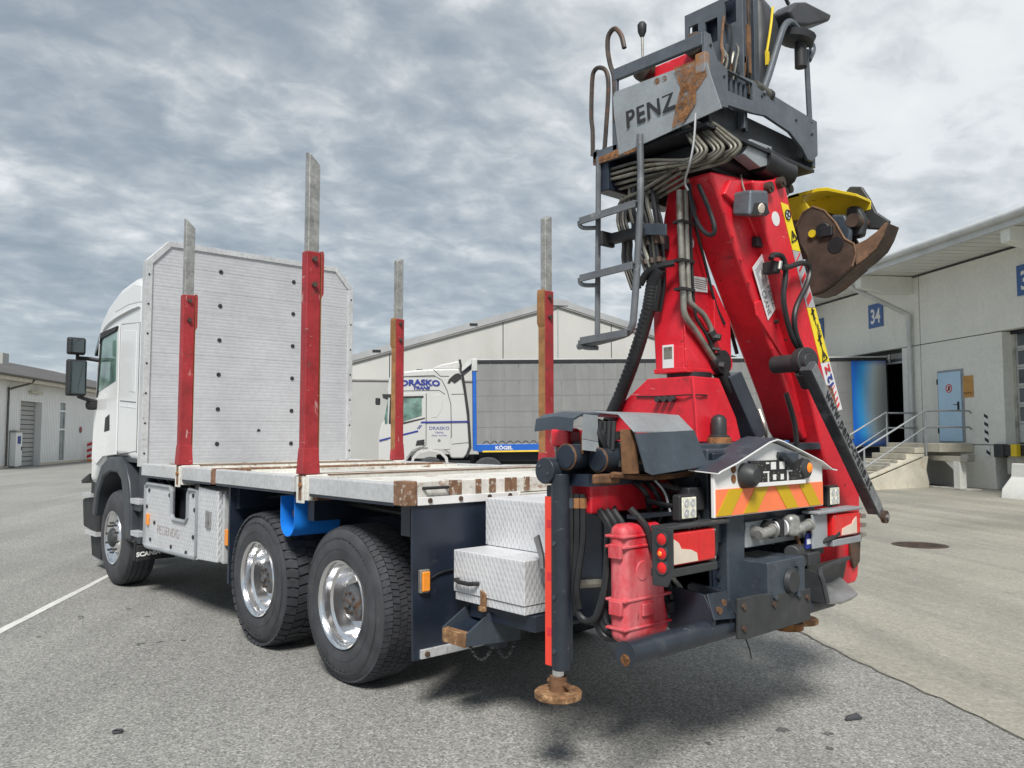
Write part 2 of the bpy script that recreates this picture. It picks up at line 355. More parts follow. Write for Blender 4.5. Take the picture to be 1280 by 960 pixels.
sheet('asphalt_ground', 'asphalt', [-300, -20, 0, 20, 60, 300, 1500], sl, 0)
ed = random.Random(3); EJ = {}
def edge(t):
    return EJ.setdefault(round(t, 3), ed.uniform(-.02, .02)+.015*math.sin(t*3.1))
tl = [-12+k*.12 for k in range(300)]+[24.1+k*2 for k in range(36)]
sheet('joint_strip', 'joint', tl, [S0-.004, S0+.016], .003, edge)
sheet('concrete_apron', 'concrete_yard', tl, [S0+.010, 5, 7, 9]+[9.75+k*.75 for k in range(10)]+[18, 70], .006, edge)
for t0, t1, s0 in ((-6, 13.0, -3.26),):
    q = random.Random(5); P = []
    tt = [t0+(t1-t0)*k/60 for k in range(61)]
    YB().add([(t, s0+d*(.04+q.uniform(-.008, .008))+q.uniform(-.003, .003), .004) for t in tt for d in (-1, 1)], [(2*i, 2*i+1, 2*i+3, 2*i+2) for i in range(60)]).build('line_marking', 'white_worn')['kind'] = 'structure'
# oil spots: thin film lying on the asphalt
global_q = random.Random(11)
mat('oil', (.10, .10, .10), .6, vary=.3); ragged('oil_film', 'oil', 30, .36, .56)
def spot(t, s, r, q):
    n = 11; a0 = q.uniform(0, 6); k = q.uniform(1.2, 2.4)
    vs = [(t+math.cos(a0)*0, s, .003)]+[(t+r*q.uniform(.45, 1.1)*math.cos(i*2*math.pi/n), s+k*.6*r*q.uniform(.5, 1.1)*math.sin(i*2*math.pi/n), .003) for i in range(n)]
    return vs, [(0, i+1, (i+1) % n+1) for i in range(n)]
sp = YB()
def from_world(x, y): p = V((x, y, 0))-C0; return p.dot(E1), p.dot(E2)
for (x, y, n, sd, r) in ((-2.0, .2, 7, .12, .016), (-2.2, .05, 4, .12, .014), (2.9, 1.9, 9, .45, .03), (2.2, 1.75, 5, .25, .028), (-2.45, -.25, 3, .10, .045)):
    for _ in range(n):
        t, s = from_world(x+global_q.gauss(0, sd), y+global_q.gauss(0, sd*.7)); sp.add(*spot(t, s, r*global_q.uniform(.4, 1.2), global_q))
o = sp.build('oil_stains', 'oil_film', recalc=False); o['kind'] = 'stuff'
for p in o.data.polygons:
    if p.normal.z < 0: p.flip()
# manhole
mh = ything('manhole_cover', 11.38, 8.16, 'round cast iron manhole cover set in the concrete apron', 'manhole cover', gz(8.16)+.006)
YB().cyl((11.38, 8.16, .002), (11.38, 8.16, .010), .40, n=40).build('rim', 'brown_steel', mh)
lid = YB().cyl((11.38, 8.16, .002), (11.38, 8.16, .014), .35, n=40).build('lid', 'brown_steel', mh)
g = YB()
for i in range(-5, 6):
    for j in range(-5, 6):
        if i*i+j*j < 26: g.box(11.38+i*.06-.02, 11.38+i*.06+.02, 8.16+j*.06-.02, 8.16+j*.06+.02, .014, .018)
g.build('raised_grid', 'brown_steel', lid, kind='stuff')
t, s = from_world(-2.494, -.723)
o = YB().slab([(t-.02, s-.05, .006), (t+.02, s-.03, .006), (t+.03, s+.05, .02), (t-.01, s+.06, .006)], (0, 0, .012)).build('rubber_scrap', 'rubber'); tag(o, 'small scrap of black rubber lying on the asphalt by the concrete edge', 'scrap')
t, s = from_world(.208, 2.591)
o = YB().tube([(t+.025*math.cos(a), s+.025*math.sin(a), .010) for a in [k*.5 for k in range(14)]], .006, 6).build('rubber_ring', 'rubber'); tag(o, 'small dark rubber ring lying on the asphalt far from the wheels', 'ring')
# ================================================================ white tent hall
mat('membrane', (.50, .50, .475), .6, vary=.08, vs=.35, col2=(.42, .42, .395), c2=(.55, .8), c2s=.5, stretch=(1, 1, .3))
mat('tent_panel', (.40, .40, .385), .6, vary=.06, vs=.5)
mat('tent_alu', (.40, .41, .41), .5, metal=.4, vary=.12, vs=.8)
mat('tent_seam', (.24, .23, .22), .7)
TT, SP, ZP, HW, ZE = 36.0, 7.85, 7.9, 12.7, 4.15
hall = ything('tent_hall', TT, SP, 'large white membrane storage tent with a low pitched gable behind the curtain trailer', 'tent')
rf = YB()
for sg in (-1, 1): rf.slab([(TT+.05, SP, ZP), (TT+.05, SP+sg*(HW+.2), ZE-.05), (TT+45, SP+sg*(HW+.2), ZE-.05), (TT+45, SP, ZP)], (0, 0, -.06))
rf.build('roof', 'membrane', hall)
for i in range(5):
    a, b = SP-HW+i*2*HW/5, SP-HW+(i+1)*2*HW/5; zt = lambda s: ZP-(ZP-ZE)*abs(s-SP)/HW
    pts = [(TT, a+.02, ZE), (TT, b-.02, ZE), (TT, b-.02, zt(b))]+([(TT, SP, ZP)] if a < SP < b else [])+[(TT, a+.02, zt(a))]
    YB().slab(pts, (.06, 0, 0)).build('gable_sheet', 'membrane', hall)
    YB().box(TT+.02, TT+.08, a+.01, b-.01, 0, ZE-.06).build('wall_panel', 'tent_panel', hall, bevel=.01)
YB().box(TT-.03, TT+.06, SP-HW, SP+HW, ZE-.06, ZE).build('seam_rail', 'tent_seam', hall)
for sg in (-1, 1):
    YB().slab([(TT-.12, SP, ZP+.06), (TT-.12, SP+sg*(HW+.2), ZE+.0), (TT-.12, SP+sg*(HW+.2), ZE-.28), (TT-.12, SP, ZP-.24)], (.3, 0, 0)).build('gable_beam', 'tent_alu', hall)
    YB().slab([(TT-.10, SP, ZP-.245), (TT-.10, SP+sg*(HW+.2), ZE-.285), (TT-.10, SP+sg*(HW+.2), ZE-.36), (TT-.10, SP, ZP-.32)], (.2, 0, 0)).build('gable_trim', 'tent_seam', hall)
YB().box(TT-.16, TT-.125, SP-.45, SP+.45, ZP-.26, ZP-.02).build('ridge_plate', 'tent_alu', hall)
YB().box(TT-.02, TT+.03, SP-.03, SP+.03, ZE, ZP-.3).build('centre_seam', 'tent_alu', hall)
for d in (-8.2, -3.9, 4.1, 8.4): YB().box(TT-.15, TT-.12, SP+d-.18, SP+d+.18, ZP-abs(d)*.295-.12, ZP-abs(d)*.295-.02).build('lashing_clip', 'dark', hall)
# ================================================================ storage shed with corrugated front
mat('shed_white', (.82, .82, .80), .5, vary=.04, vs=.6, streak=((2, 2, .3), .6, .8, (.70, .70, .67)))
mat('shed_roof', (.115, .11, .108), .85, vary=.25, vs=.8, fine=.5, fs=9, bump=.5, bs=14)
mat('shutter_grey', (.37, .37, .35), .5, vary=.06, vs=.7)
mat('pale_glass', (.16, .19, .18), .12, vary=.5, vs=1.2, spec=.7)
mat('plate_red', (.22, .03, .035), .5)
mat('eave_cream', (.55, .50, .40), .6, vary=.1)
SS, TA, TB, ZW = -19.3, 40.5, 78.0, 4.55
shed = ything('storage_shed', 46, SS, 'white corrugated shed with dark roof and grey roller door across the yard', 'shed')
def corr(t0, t1, z0, z1, p=.22, d=.035):
    n = max(1, round((t1-t0)/p)); pts = []
    for i in range(n):
        a = t0+(t1-t0)*i/n; w = (t1-t0)/n
        pts += [(a, SS), (a+w*.5, SS), (a+w*.62, SS+d), (a+w*.88, SS+d)]
    pts.append((t1, SS)); back = [(t1, SS-.12), (t0, SS-.12)]
    return YB().loft([[(q[0], q[1], z) for q in pts+back] for z in (z0, z1)])
DT0, DT1, DZ = 46.82, 49.55, 3.56; WT0, WT1 = 52.15, 53.1
corr(TA, DT0-.06, .12, ZW).build('wall_sheet', 'shed_white', shed); corr(DT0-.06, DT1+.06, DZ+.05, ZW).build('wall_sheet', 'shed_white', shed)
corr(DT1+.06, WT0-.05, .12, ZW).build('wall_sheet', 'shed_white', shed); corr(WT0-.05, WT1+.05, 3.78, ZW).build('wall_sheet', 'shed_white', shed); corr(WT1+.05, TB, .12, ZW).build('wall_sheet', 'shed_white', shed)
YB().box(TA, DT0-.1, SS-.16, SS+.05, 0, .14).box(DT1+.1, TB, SS-.16, SS+.05, 0, .14).build('plinth', 'eave_cream', shed)
YB().prism([(SS-.14, 0), (SS-.14, ZW), (SS-9, 7.2), (SS-18, ZW), (SS-18, 0)], 'x', TA, TA+.12).build('end_wall', 'shed_white', shed)
YB().prism([(SS-.14, 0), (SS-.14, ZW), (SS-9, 7.2), (SS-18, ZW), (SS-18, 0)], 'x', TB-.12, TB).build('end_wall', 'shed_white', shed)
rfo = YB()
rfo.slab([(TA-.5, SS+.75, 4.72), (TB+.5, SS+.75, 4.72), (TB-3, SS-9, 7.15), (TA-.5, SS-9, 7.15)], (0, 0, .1)); rfo.slab([(TA-.5, SS-18.7, 4.72), (TB+.5, SS-18.7, 4.72), (TB-3, SS-9, 7.15), (TA-.5, SS-9, 7.15)], (0, 0, .1))
ro = rfo.build('roof', 'shed_roof', shed)
YB().box(57.6, 58.5, SS-6.5, SS-5.6, 6.2, 7.15).build('vent', 'shutter_grey', ro)
YB().box(TA, TB, SS+.02, SS+.72, 4.52, 4.62).build('soffit', 'eave_cream', shed)
YB().box(TA-.5, TB, SS+.7, SS+.76, 4.48, 4.74).build('fascia', 'eave_cream', shed)
YB().tube([(TA-.5, SS+.83, 4.74), (TB, SS+.83, 4.74)], .07, 8, curve=False).build('gutter', 'pipe_dark', shed)
YB().tube([(46.6, SS+.8, 4.7), (46.3, SS+.7, 4.45), (45.3, SS+.16, 4.1), (45.2, SS+.12, 3.8), (45.2, SS+.12, .1)], .055, 8).build('downpipe', 'pipe_dark', shed)
dr = YB().box(DT0-.06, DT0, SS-.4, SS+.05, 0, DZ+.05).box(DT1, DT1+.06, SS-.4, SS+.05, 0, DZ+.05).box(DT0, DT1, SS-.4, SS+.05, DZ, DZ+.05).build('door_frame', 'shed_white', shed)
for i in range(14): YB().box(DT0, DT1, SS-.34, SS-.30+.0, .02+i*DZ/14, (i+1)*DZ/14-.012).build('slat', 'shutter_grey', dr, bevel=.012)
YB().box(DT0, DT1, SS-.40, SS-.35, 0, DZ).build('door_back', 'dark', dr)
wf = YB().box(WT0-.05, WT0+.05, SS-.1, SS+.04, .14, 3.78).box(WT1-.05, WT1+.05, SS-.1, SS+.04, .14, 3.78)
for z in (.14, 2.05, 3.16, 3.72): wf.box(WT0+.05, WT1-.05, SS-.1, SS+.04, z-.05, z+.05)
wo = wf.build('window_frame', 'shed_white', shed)
for z0, z1 in ((.19, 2.0), (2.1, 3.11), (3.21, 3.67)): YB().box(WT0+.05, WT1-.05, SS-.06, SS-.03, z0, z1).build('pane', 'pale_glass', wo)
YB().box(47.7, 49.2, SS+.06, SS+.24, 4.0, 4.14).build('wall_lamp', 'eave_cream', shed, bevel=.03)
cab_ = ything('meter_cabinet', 46.0, SS+.2, 'narrow white meter cabinet with a small blue plate beside the roller door', 'cabinet')
YB().box(45.66, 46.42, SS+.06, SS+.36, .08, 1.86).build('body', 'shed_white', cab_, bevel=.02); YB().box(45.6, 46.48, SS+.06, SS+.40, 1.86, 1.95).build('cap', 'pipe_grey', cab_)
YB().box(45.86, 46.22, SS+.36, SS+.372, 1.25, 1.65).build('plate', 'print_blue', cab_); YB().box(46.3, 46.36, SS+.36, SS+.39, .9, 1.1).build('handle', 'dark', cab_)
o = YB().cyl((55.6, SS+.04, 2.05), (55.6, SS+.07, 2.05), .20, n=20).build('hydrant_plate', 'plate_red'); tag(o, 'dark red round plate fixed high on the white corrugated wall', 'sign')
mk = ything('warning_marker', 57.3, SS+.3, 'red and white striped warning marker standing at the foot of the white shed', 'marker')
YB().box(56.6, 56.64, SS+.12, SS+.72, .12, 1.30).build('board', 'white_paint', mk)
for k in range(3): YB().slab([(56.598, SS+.12, .20+k*.38), (56.598, SS+.72, .42+k*.38), (56.598, SS+.72, .60+k*.38), (56.598, SS+.12, .38+k*.38)], (-.004, 0, 0)).build('stripe', 'sticker_red', mk)
YB().box(56.45, 56.8, SS+.2, SS+.64, .0, .12).build('foot', 'orange_lens', mk)
# ================================================================ warehouse with loading docks
mat('precast', (.80, .80, .745), .75, vary=.05, vs=.7, col2=(.66, .655, .605), c2=(.58, .8), c2s=.7, stretch=(1, 1, .35), fine=.12, fs=8, bump=.15, bs=25, streak=((1.7, 1.7, .20), .56, .80, (.64, .63, .58)))
mat('precast_dark', (.48, .47, .42), .8, vary=.12, vs=1.5, col2=(.22, .21, .19), c2=(.52, .7), c2s=1.6, bump=.2, bs=25)
mat('step_concrete', (.50, .47, .39), .85, vary=.16, vs=2.5, col2=(.42, .30, .17), c2=(.56, .75), c2s=2.2, bump=.4, bs=30)
mat('soffit', (.66, .66, .62), .6, vary=.06, vs=1)
mat('zinc', (.56, .57, .56), .5, metal=.3, vary=.12, vs=2)
mat('door_blue', (.48, .68, .86), .4, vary=.05, vs=2)
mat('plywood', (.55, .30, .09), .7, vary=.12, vs=3, stretch=(1, 1, 6), col2=(.42, .20, .06), c2=(.5, .7), c2s=3)
mat('sign_blue', (.045, .12, .33), .45, vary=.08)
mat('dock_glass', (.10, .115, .13), .15, vary=.45, vs=1.5, spec=.7)
mat('rail_grey', (.33, .35, .37), .5, metal=.3, vary=.15, vs=3)
SW, ZT = 16.36, 6.62
wh = ything('warehouse', 20, SW, 'pale concrete warehouse with numbered loading docks and a projecting roof', 'warehouse')
J = [4.5, 10.5, 16.5-.0, 22.5, 28.5, 34.5]
for a, b in zip(J[:-1], J[1:]):
    YB().box(a+.02, b-.02, SW, SW+.25, 4.50, ZT).build('upper_panel', 'precast', wh, bevel=.012)
    YB().box(a+.02, b-.02, SW+.26, SW+.4, 4.40, ZT).build('panel_back', 'dark', wh)
def pier(a, b): YB().box(a, b, SW-.004, SW+.5, 1.44, 4.475).build('lower_panel', 'precast', wh, bevel=.012)
pier(19.17, 22.50-.02); pier(22.52, 23.40); pier(26.7, 28.48); pier(28.52, 29.4); pier(32.7, 34.5); pier(13.6, 16.05); pier(7, 10.2)
for a, b in ((19.58, 23.42), (26.7, 29.4), (32.7, 34.5), (12, 15.2)): YB().box(a, b, SW+.004, SW+.5, .0, 1.42).build('plinth_panel', 'precast', wh, bevel=.012)
def dock(a, b, door=True):
    YB().box(a-.02, b+.02, SW+.02, SW+.5, .66, 1.46).build('dock_edge', 'precast_dark', wh, bevel=.02)
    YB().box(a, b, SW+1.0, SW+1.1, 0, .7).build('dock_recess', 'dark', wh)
    d = YB()
    d.prism([(a, 1.47), (a+.09, 1.47), (a+.09, 4.41), (b-.09, 4.41), (b-.09, 1.47), (b, 1.47), (b, 4.5), (a, 4.5)], 'y', SW+.3, SW+.48)
    d = d.build('door_frame', 'precast_dark', wh)
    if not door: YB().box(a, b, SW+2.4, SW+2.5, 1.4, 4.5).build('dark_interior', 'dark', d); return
    for i in range(6):
        z0 = 1.5+i*.5; z1 = z0+.49
        if i < 1: YB().box(a+.09, b-.09, SW+.34, SW+.40, z0, z1).build('door_section', 'zinc', d, bevel=.01); continue
        f = YB().box(a+.09, b-.09, SW+.34, SW+.40, z0, z0+.07).box(a+.09, b-.09, SW+.34, SW+.40, z1-.05, z1)
        n = 3
        for k in range(n+1):
            c = a+.09+(b-a-.18)*k/n; f.box(max(a+.09, c-.04), min(b-.09, c+.04), SW+.342, SW+.398, z0+.07, z1-.05)
        f.build('door_section', 'zinc', d)
        for k in range(n):
            c0 = a+.09+(b-a-.18)*k/n; c1 = a+.09+(b-a-.18)*(k+1)/n
            YB().box(c0+.045, c1-.045, SW+.362, SW+.375, z0+.07, z1-.05).build('pane', 'dock_glass', d)
dock(16.05, 19.17); dock(23.40, 26.7, False); dock(29.4, 32.7); dock(10.2, 13.6)
YB().box(4.6, 34.4, SW+2.6, SW+2.7, 0, 6.6).build('inner_dark_wall', 'dark', wh); YB().box(34.3, 34.5, SW+.5, SW+2.7, 0, 6.6).build('end_wall', 'precast', wh); YB().box(4.5, 4.7, SW+.5, SW+2.7, 0, 6.6).build('end_wall', 'precast', wh)  # near-black wall added to stand in for the unlit interior
# transom over dock 34
tr = YB().box(23.42, 26.68, SW+.3, SW+.36, 4.05, 4.11)
for k in range(4): tr.box(23.42+k*1.06, 23.50+k*1.06, SW+.3, SW+.36, 4.11, 4.49)
tr = tr.build('transom_frame', 'zinc', wh); YB().box(23.44, 26.66, SW+.32, SW+.34, 4.1, 4.49).build('pane', 'dock_glass', tr)
# dock bumpers
for a, b in ((19.12, 19.46), (15.7, 16.04)):
    bp = YB().box(a, b, SW-.14, SW+.02, 1.10, 1.46).build('dock_bumper', 'rubber', wh, bevel=.02)
YB().box(16.1, 19.2, SW-.10, SW+.02, 1.16, 1.44).build('leveller_lip', 'black_plastic', wh); YB().box(18.55, 18.75, SW-.24, SW-.10, 1.14, 1.46).build('bumper_block', 'yellow_strap', wh, bevel=.02)
# roof with projecting eave, corbels, gutter
SG = 14.45
rr_ = YB().prism([(SG, 6.72), (SW+.4, 6.86), (SW+14, 8.4), (SW+14, 8.6), (SG, 6.86)], 'x', 3, 35.2).build('roof', 'zinc', wh)
nn = 150; pts = []
so_ = YB()
for k in range(72):
    a = 4.6+k*.42; so_.slab([(a, SG+.1, 6.66), (a+.38, SG+.1, 6.66), (a+.38, SW+.02, 6.66+.03), (a, SW+.02, 6.69)], (0, 0, .05))
for k, nme in enumerate(('soffit_sheet',)): so_.build(nme, 'soffit', wh, kind='stuff')
YB().prism([(SG+.02, 6.60), (SG+.10, 6.60), (SG+.10, 6.80), (SG+.02, 6.80)], 'x', 3, 35.2).build('fascia', 'zinc', wh)
YB().tube([(3, SG-.05, 6.84), (35.2, SG-.05, 6.84)], .10, 10, curve=False).build('gutter', 'zinc', wh)
for t in (4.5, 10.7, 16.85, 22.9, 28.85, 34.4): YB().prism([(SG+.12, 6.29), (SG+.12, 6.655), (SW+.0, 6.66), (SW+.0, 6.12), (SG+.95, 6.12)], 'x', t-.15, t+.15).build('corbel', 'precast', wh, bevel=.015)
dp = YB().tube([(23.25, SG-.04, 6.80), (23.22, SG+.03, 6.45), (23.18, SG+.30, 6.25), (22.95, SW-.35, 5.62), (22.85, SW-.13, 5.45), (22.85, SW-.12, 5.15)], .075, 10).build('downpipe', 'zinc', wh)
YB().tube([(22.85, SW-.12, 5.2), (22.85, SW-.12, .25)], .07, 10, curve=False).build('pipe_run', 'zinc', dp)
for z in (1.2, 3.55, 5.15): YB().cyl((22.85, SW-.12, z-.05), (22.85, SW-.12, z+.05), .088, n=12).build('pipe_collar', 'zinc', dp)
# dock number signs
for tx, a, lab in (('33', 28.35, 'blue dock sign with white number 33, half hidden by the red boom'), ('34', 24.70, 'blue dock sign with white number 34 above the docked trailer'), ('35', 18.15, 'blue dock sign with a white 3 cut off by the picture edge')):
    sg = ything('dock_sign', a, SW, lab, 'sign', 5.32, 'numbered dock signs')
    YB().box(a-.40, a+.40, SW-.035, SW-.008, 5.32, 6.12).build('plate', 'sign_blue', sg, bevel=.006)
    ytext(tx, a, SW-.036, 5.47, (-1, 0, 0), (0, 0, 1), .68, 'lettering', 'white_paint', sg, bold=.014, sx=.82, depth=.004)
# personnel door
dd = ything('personnel_door', 21.2, SW, 'pale blue steel door at the top of the concrete stairs', 'door', 1.5)
YB().box(20.66, 21.74, SW-.03, SW-.006, 1.5, 3.60).build('frame', 'rail_grey', dd)
YB().box(20.73, 21.68, SW-.06, SW-.03, 1.52, 3.54).build('leaf', 'door_blue', dd, bevel=.008)
hl = YB().box(20.80, 20.86, SW-.085, SW-.06, 2.42, 2.66).tube([(20.83, SW-.08, 2.58), (20.83, SW-.13, 2.58), (20.95, SW-.13, 2.58)], .012, 6, curve=False).build('handle', 'print_black', dd)
for z in (1.75, 3.2): YB().cyl((21.70, SW-.07, z), (21.70, SW-.07, z+.16), .02, n=8).build('hinge', 'print_black', dd)
ps = YB().lathe((21.2, SW-.061, 3.06), (0, -1, 0), [(0, .13), (.006, .13)], 24).build('no_entry_plate', 'white_paint', dd)
YB().tube([(21.2+.115*math.cos(k*.35), SW-.070, 3.06+.115*math.sin(k*.35)) for k in range(19)], .014, 6).bar((21.28, SW-.07, 2.98), (21.12, SW-.07, 3.14), .01, .024).build('ring', 'sticker_red', ps)
YB().box(21.16, 21.24, SW-.072, SW-.067, 3.0, 3.12).build('symbol', 'print_black', ps)
pb = ything('plywood_board', 20.5, SW, 'orange brown plywood board fixed to the wall beside the pale blue door', 'board', 2.77)
YB().box(20.28, 20.66, SW-.03, SW-.008, 2.77, 3.38).build('sheet', 'plywood', pb, bevel=.004)
for k in range(4): YB().cyl((20.36+k*.08, SW-.06, 2.88+.02*(k % 2)), (20.36+k*.08, SW-.03, 2.88+.02*(k % 2)), .014, n=6).build('hook', 'brown_steel', pb)
# black and white stripes on the wall
for (a, z0, z1, lab) in ((19.84, 1.46, 2.33, 'striped edge marker between the pale blue door and the glazed dock door'), (19.80, 1.12, 1.42, 'short striped edge marker below the wall joint, under the longer one'), (22.93, 1.50, 2.22, 'striped edge marker behind the stair rail beside the downpipe')):
    k = ything('edge_marker', a, SW, lab, 'marker', z0, 'black and white edge markers'); YB().box(a-.07, a+.07, SW-.014, SW-.006, z0, z1).build('backing', 'white_paint', k)
    n = int((z1-z0)/.2+.5)
    for i in range(n):
        z = z0+i*(z1-z0)/n; YB().slab([(a-.07, SW-.015, z+.02), (a+.07, SW-.015, z+.09), (a+.07, SW-.015, z+.18), (a-.07, SW-.015, z+.11)], (0, -.003, 0)).build('stripe', 'print_black', k)
# stairs
stair = ything('concrete_stairs', 21.7, 14.3, 'weathered concrete stairs with landing and grey tube handrail below the blue door', 'stairs', .1)
n = 7
for i in range(n):
    z1 = .12+(i+1)*(1.34-.12)/n; YB().box(20.98, 22.62, 13.35+i*.27, 15.3, z1-.16, z1).build('step', 'step_concrete', stair, bevel=.012)
YB().box(20.99, 22.60, 14.2, 15.28, .05, .9).build('stair_core', 'precast_dark', stair)
YB().prism([(13.2, .05), (15.25, .10), (15.28, .35), (15.2, .72), (15.28, 1.10), (15.05, 1.06), (13.2, .34)], 'x', 20.80, 20.97).build('flank_wall', 'step_concrete', stair, bevel=.02)
YB().prism([(13.12, .36), (15.10, 1.10), (15.10, 1.17), (13.12, .43)], 'x', 20.77, 20.99).build('coping', 'step_concrete', stair, bevel=.01)
YB().prism([(13.2, .05), (15.25, .10), (15.28, 1.10), (13.2, .34)], 'x', 22.63, 22.8).build('flank_wall', 'step_concrete', stair, bevel=.02)
YB().box(20.35, 22.8, 15.30, SW-.01, 1.22, 1.47).build('landing', 'step_concrete', stair, bevel=.02)
def rail(t):
    return (t, 13.15, .30), (t, 13.15, 1.2), (t, 15.28, 2.40)
for t in (20.9, 22.70):
    p, q, r = rail(t)
    h = YB().tube([(t, 12.6, .92), q, r], .028, 8, curve=False).build('handrail', 'rail_grey', stair)
    YB().tube([(t, 13.35, .78), (t, 15.28, 1.92)], .022, 8, curve=False).build('mid_rail', 'rail_grey', h)
    for a, z0, z1 in ((13.35, .25, 1.31), (15.28, 1.1, 2.40)): YB().tube([(t, a, z0), (t, a, z1)], .026, 8, curve=False).build('post', 'rail_grey', h)
for z in (2.38, 1.92):
    YB().tube([(22.70, 15.32, z), (22.70, SW-.05, z)], .026, 8, curve=False).build('landing_rail', 'rail_grey', stair)
    YB().tube([(20.9, 15.30, z), (20.40, 15.34, z), (20.36, 15.40, z), (20.36, SW-.12, z), (20.36, SW-.05, z-.06)], .026, 8, curve=False).build('landing_rail', 'rail_grey', stair)
# steel trestle under the landing
ts = ything('steel_trestle', 20.3, 15.6, 'beige steel trestle standing under the stair landing', 'trestle', .15)
YB().box(19.5, 22.2, 15.45, 15.65, .98, 1.12).build('top_beam', 'step_concrete', ts, bevel=.01); YB().box(19.75, 20.0, 15.42, 15.62, .23, .98).build('leg', 'precast', ts, bevel=.01); YB().prism([(20.0, .98), (20.45, .98), (20.0, .68)], 'y', 15.5, 15.56).build('brace', 'precast', ts)
YB().box(19.35, 20.7, 15.3, 15.75, .18, .26).build('foot_beam', 'precast_dark', ts, bevel=.01); YB().box(20.7, 22.4, 15.5, 15.6, .2, .25).build('tie_bar', 'precast', ts)
YB().box(19.46, 19.7, 15.42, 15.66, 1.0, 1.18).build('jack_head', 'steel', ts, bevel=.01); YB().box(22.0, 22.15, 15.45, 15.6, .2, .98).build('leg', 'precast', ts)
bar_ = ything('concrete_barrier', 16.8, 15.0, 'grey concrete barrier at the right edge in front of the glazed dock', 'barrier', .2)
YB().prism([(14.60, .12), (14.65, .42), (14.90, .70), (14.93, 1.02), (15.07, 1.02), (15.10, .70), (15.35, .42), (15.4, .12)], 'x', 13.2, 17.35).build('body', 'precast', bar_, bevel=.02)
YB().box(17.345, 17.36, 14.94, 15.06, .62, .86).build('lifting_slot', 'dark', bar_)
# ================================================================ curtain trailer and its tractor
mat('curtain', (.215, .22, .218), .5, vary=.08, vs=1.2, col2=(.175, .18, .185), c2=(.5, .75), c2s=1.1, stretch=(1, 1, .4), streak=((4, 4, .35), .52, .75, (.255, .26, .255)), bump=.5, bs=2.2)  # pale vertical streaks paint the light on curtain folds
mat('curtain_strap', (.205, .21, .21), .5)
mat('trailer_blue', (.015, .11, .46), .35, vary=.06)
mat('rail_yellow', (.80, .55, .03), .45)
m_ = bpy.data.materials.new('curtain_print'); m_.use_nodes = True; nt = m_.node_tree; MT['curtain_print'] = m_       # printed fade on the rear curtain
_s = N('ShaderNodeSeparateXYZ'); L(N('ShaderNodeTexCoord').outputs['Object'], _s.inputs[0])
_u = mth('DIVIDE', mth('SUBTRACT', _s.outputs[0], 12.42), 1.15); _w = mth('DIVIDE', mth('SUBTRACT', _s.outputs[2], 1.2), 2.9)
_bend = mth('MULTIPLY', mth('MULTIPLY', mth('SUBTRACT', _w, .5), mth('SUBTRACT', _w, .5)), .55)
_c = ramp(mth('SUBTRACT', _u, mth('SUBTRACT', _bend, .05)), [(0.08, (.010, .17, .72)), (.30, (.05, .45, .95)), (.62, (.50, .62, .66)), (.80, (.42, .43, .42)), (.95, (.30, .31, .31))])
_c = mixc(ramp(_w, [(.0, (1, 1, 1)), (.14, (0, 0, 0)), (.90, (0, 0, 0)), (.99, (1, 1, 1))]), _c, (.008, .09, .45))
L(_c, nt.nodes['Principled BSDF'].inputs['Base Color']); nt.nodes['Principled BSDF'].inputs['Roughness'].default_value = .5
P0 = C0+FH*25.65+RT*(-1.22); XD = (FH*.75+RT*13.65).normalized(); RZT = math.atan2(XD.y, XD.x)
tl_ = thing('curtain_trailer', P0, 'long grey curtain-sided trailer with blue ends backed up to the dock', 'trailer', RZT); tl_.rotation_euler = (0, -.0118, RZT)
LT = 13.62
for k in range(9):
    a = .12+k*(LT-1.32)/9; b = .12+(k+1)*(LT-1.32)/9
    MB().box(a+.004, b-.004, .02, .06, 1.42, 4.02).build('curtain_panel', 'curtain', tl_, bevel=.01)
    for q in (.33, .66):
        c = a+(b-a)*q; MB().box(c-.02, c+.02, .008, .02, 1.36, 4.0).build('strap', 'curtain_strap', tl_)
for z in (1.95, 2.45, 2.95, 3.45): MB().box(.12, LT-1.2, .014, .02, z-.012, z+.012).build('seam', 'curtain_strap', tl_)
MB().box(LT-1.2, LT-.02, .01, .06, 1.20, 4.02).build('rear_curtain', 'curtain_print', tl_, bevel=.02)
MB().box(0, LT, .02, 2.5, 4.04, 4.10).build('roof', 'zinc', tl_); MB().box(-.02, LT, -.01, .06, 3.985, 4.09).build('roof_rail', 'dark', tl_, bevel=.01); MB().box(-.02, LT, -.014, .07, 4.09, 4.13).build('roof_edge', 'zinc', tl_)
MB().box(0, .12, .0, 2.5, 1.2, 4.0).build('front_wall', 'trailer_blue', tl_, bevel=.02); MB().prism([(-.34, 3.72), (-.02, 3.98), (-.02, 4.13), (-.05, 4.16), (-.34, 3.86)], 'y', 0, 2.5).build('front_cap', 'zinc', tl_, bevel=.01)
MB().box(-.02, .16, -.02, .1, 3.74, 4.14).build('corner_cap', 'zinc', tl_, bevel=.02); MB().box(LT-.04, LT, 0, 2.5, 1.2, 4.04).build('rear_frame', 'dark', tl_)
MB().box(.12, LT-1.2, -.005, .09, 1.17, 1.40).build('side_rail', 'trailer_blue', tl_, bevel=.01); MB().box(.3, LT-1.2, -.012, -.006, 1.15, 1.20).build('reflective_strip', 'rail_yellow', tl_)
text('KÖGEL', (.98, -.014, 1.235), (1, 0, 0), (0, 0, 1), .15, 'lettering', 'white_paint', tl_, bold=.004, sx=1.15)
zg = MB()
for k in range(48):
    a = .3+k*.25; zg.tube([(a, .006, 1.40), (a+.09, .004, 1.50), (a+.16, .004, 1.50), (a+.25, .006, 1.40)], .008, 4, curve=False)
zg.build('lacing_cord', 'print_black', tl_, kind='stuff')
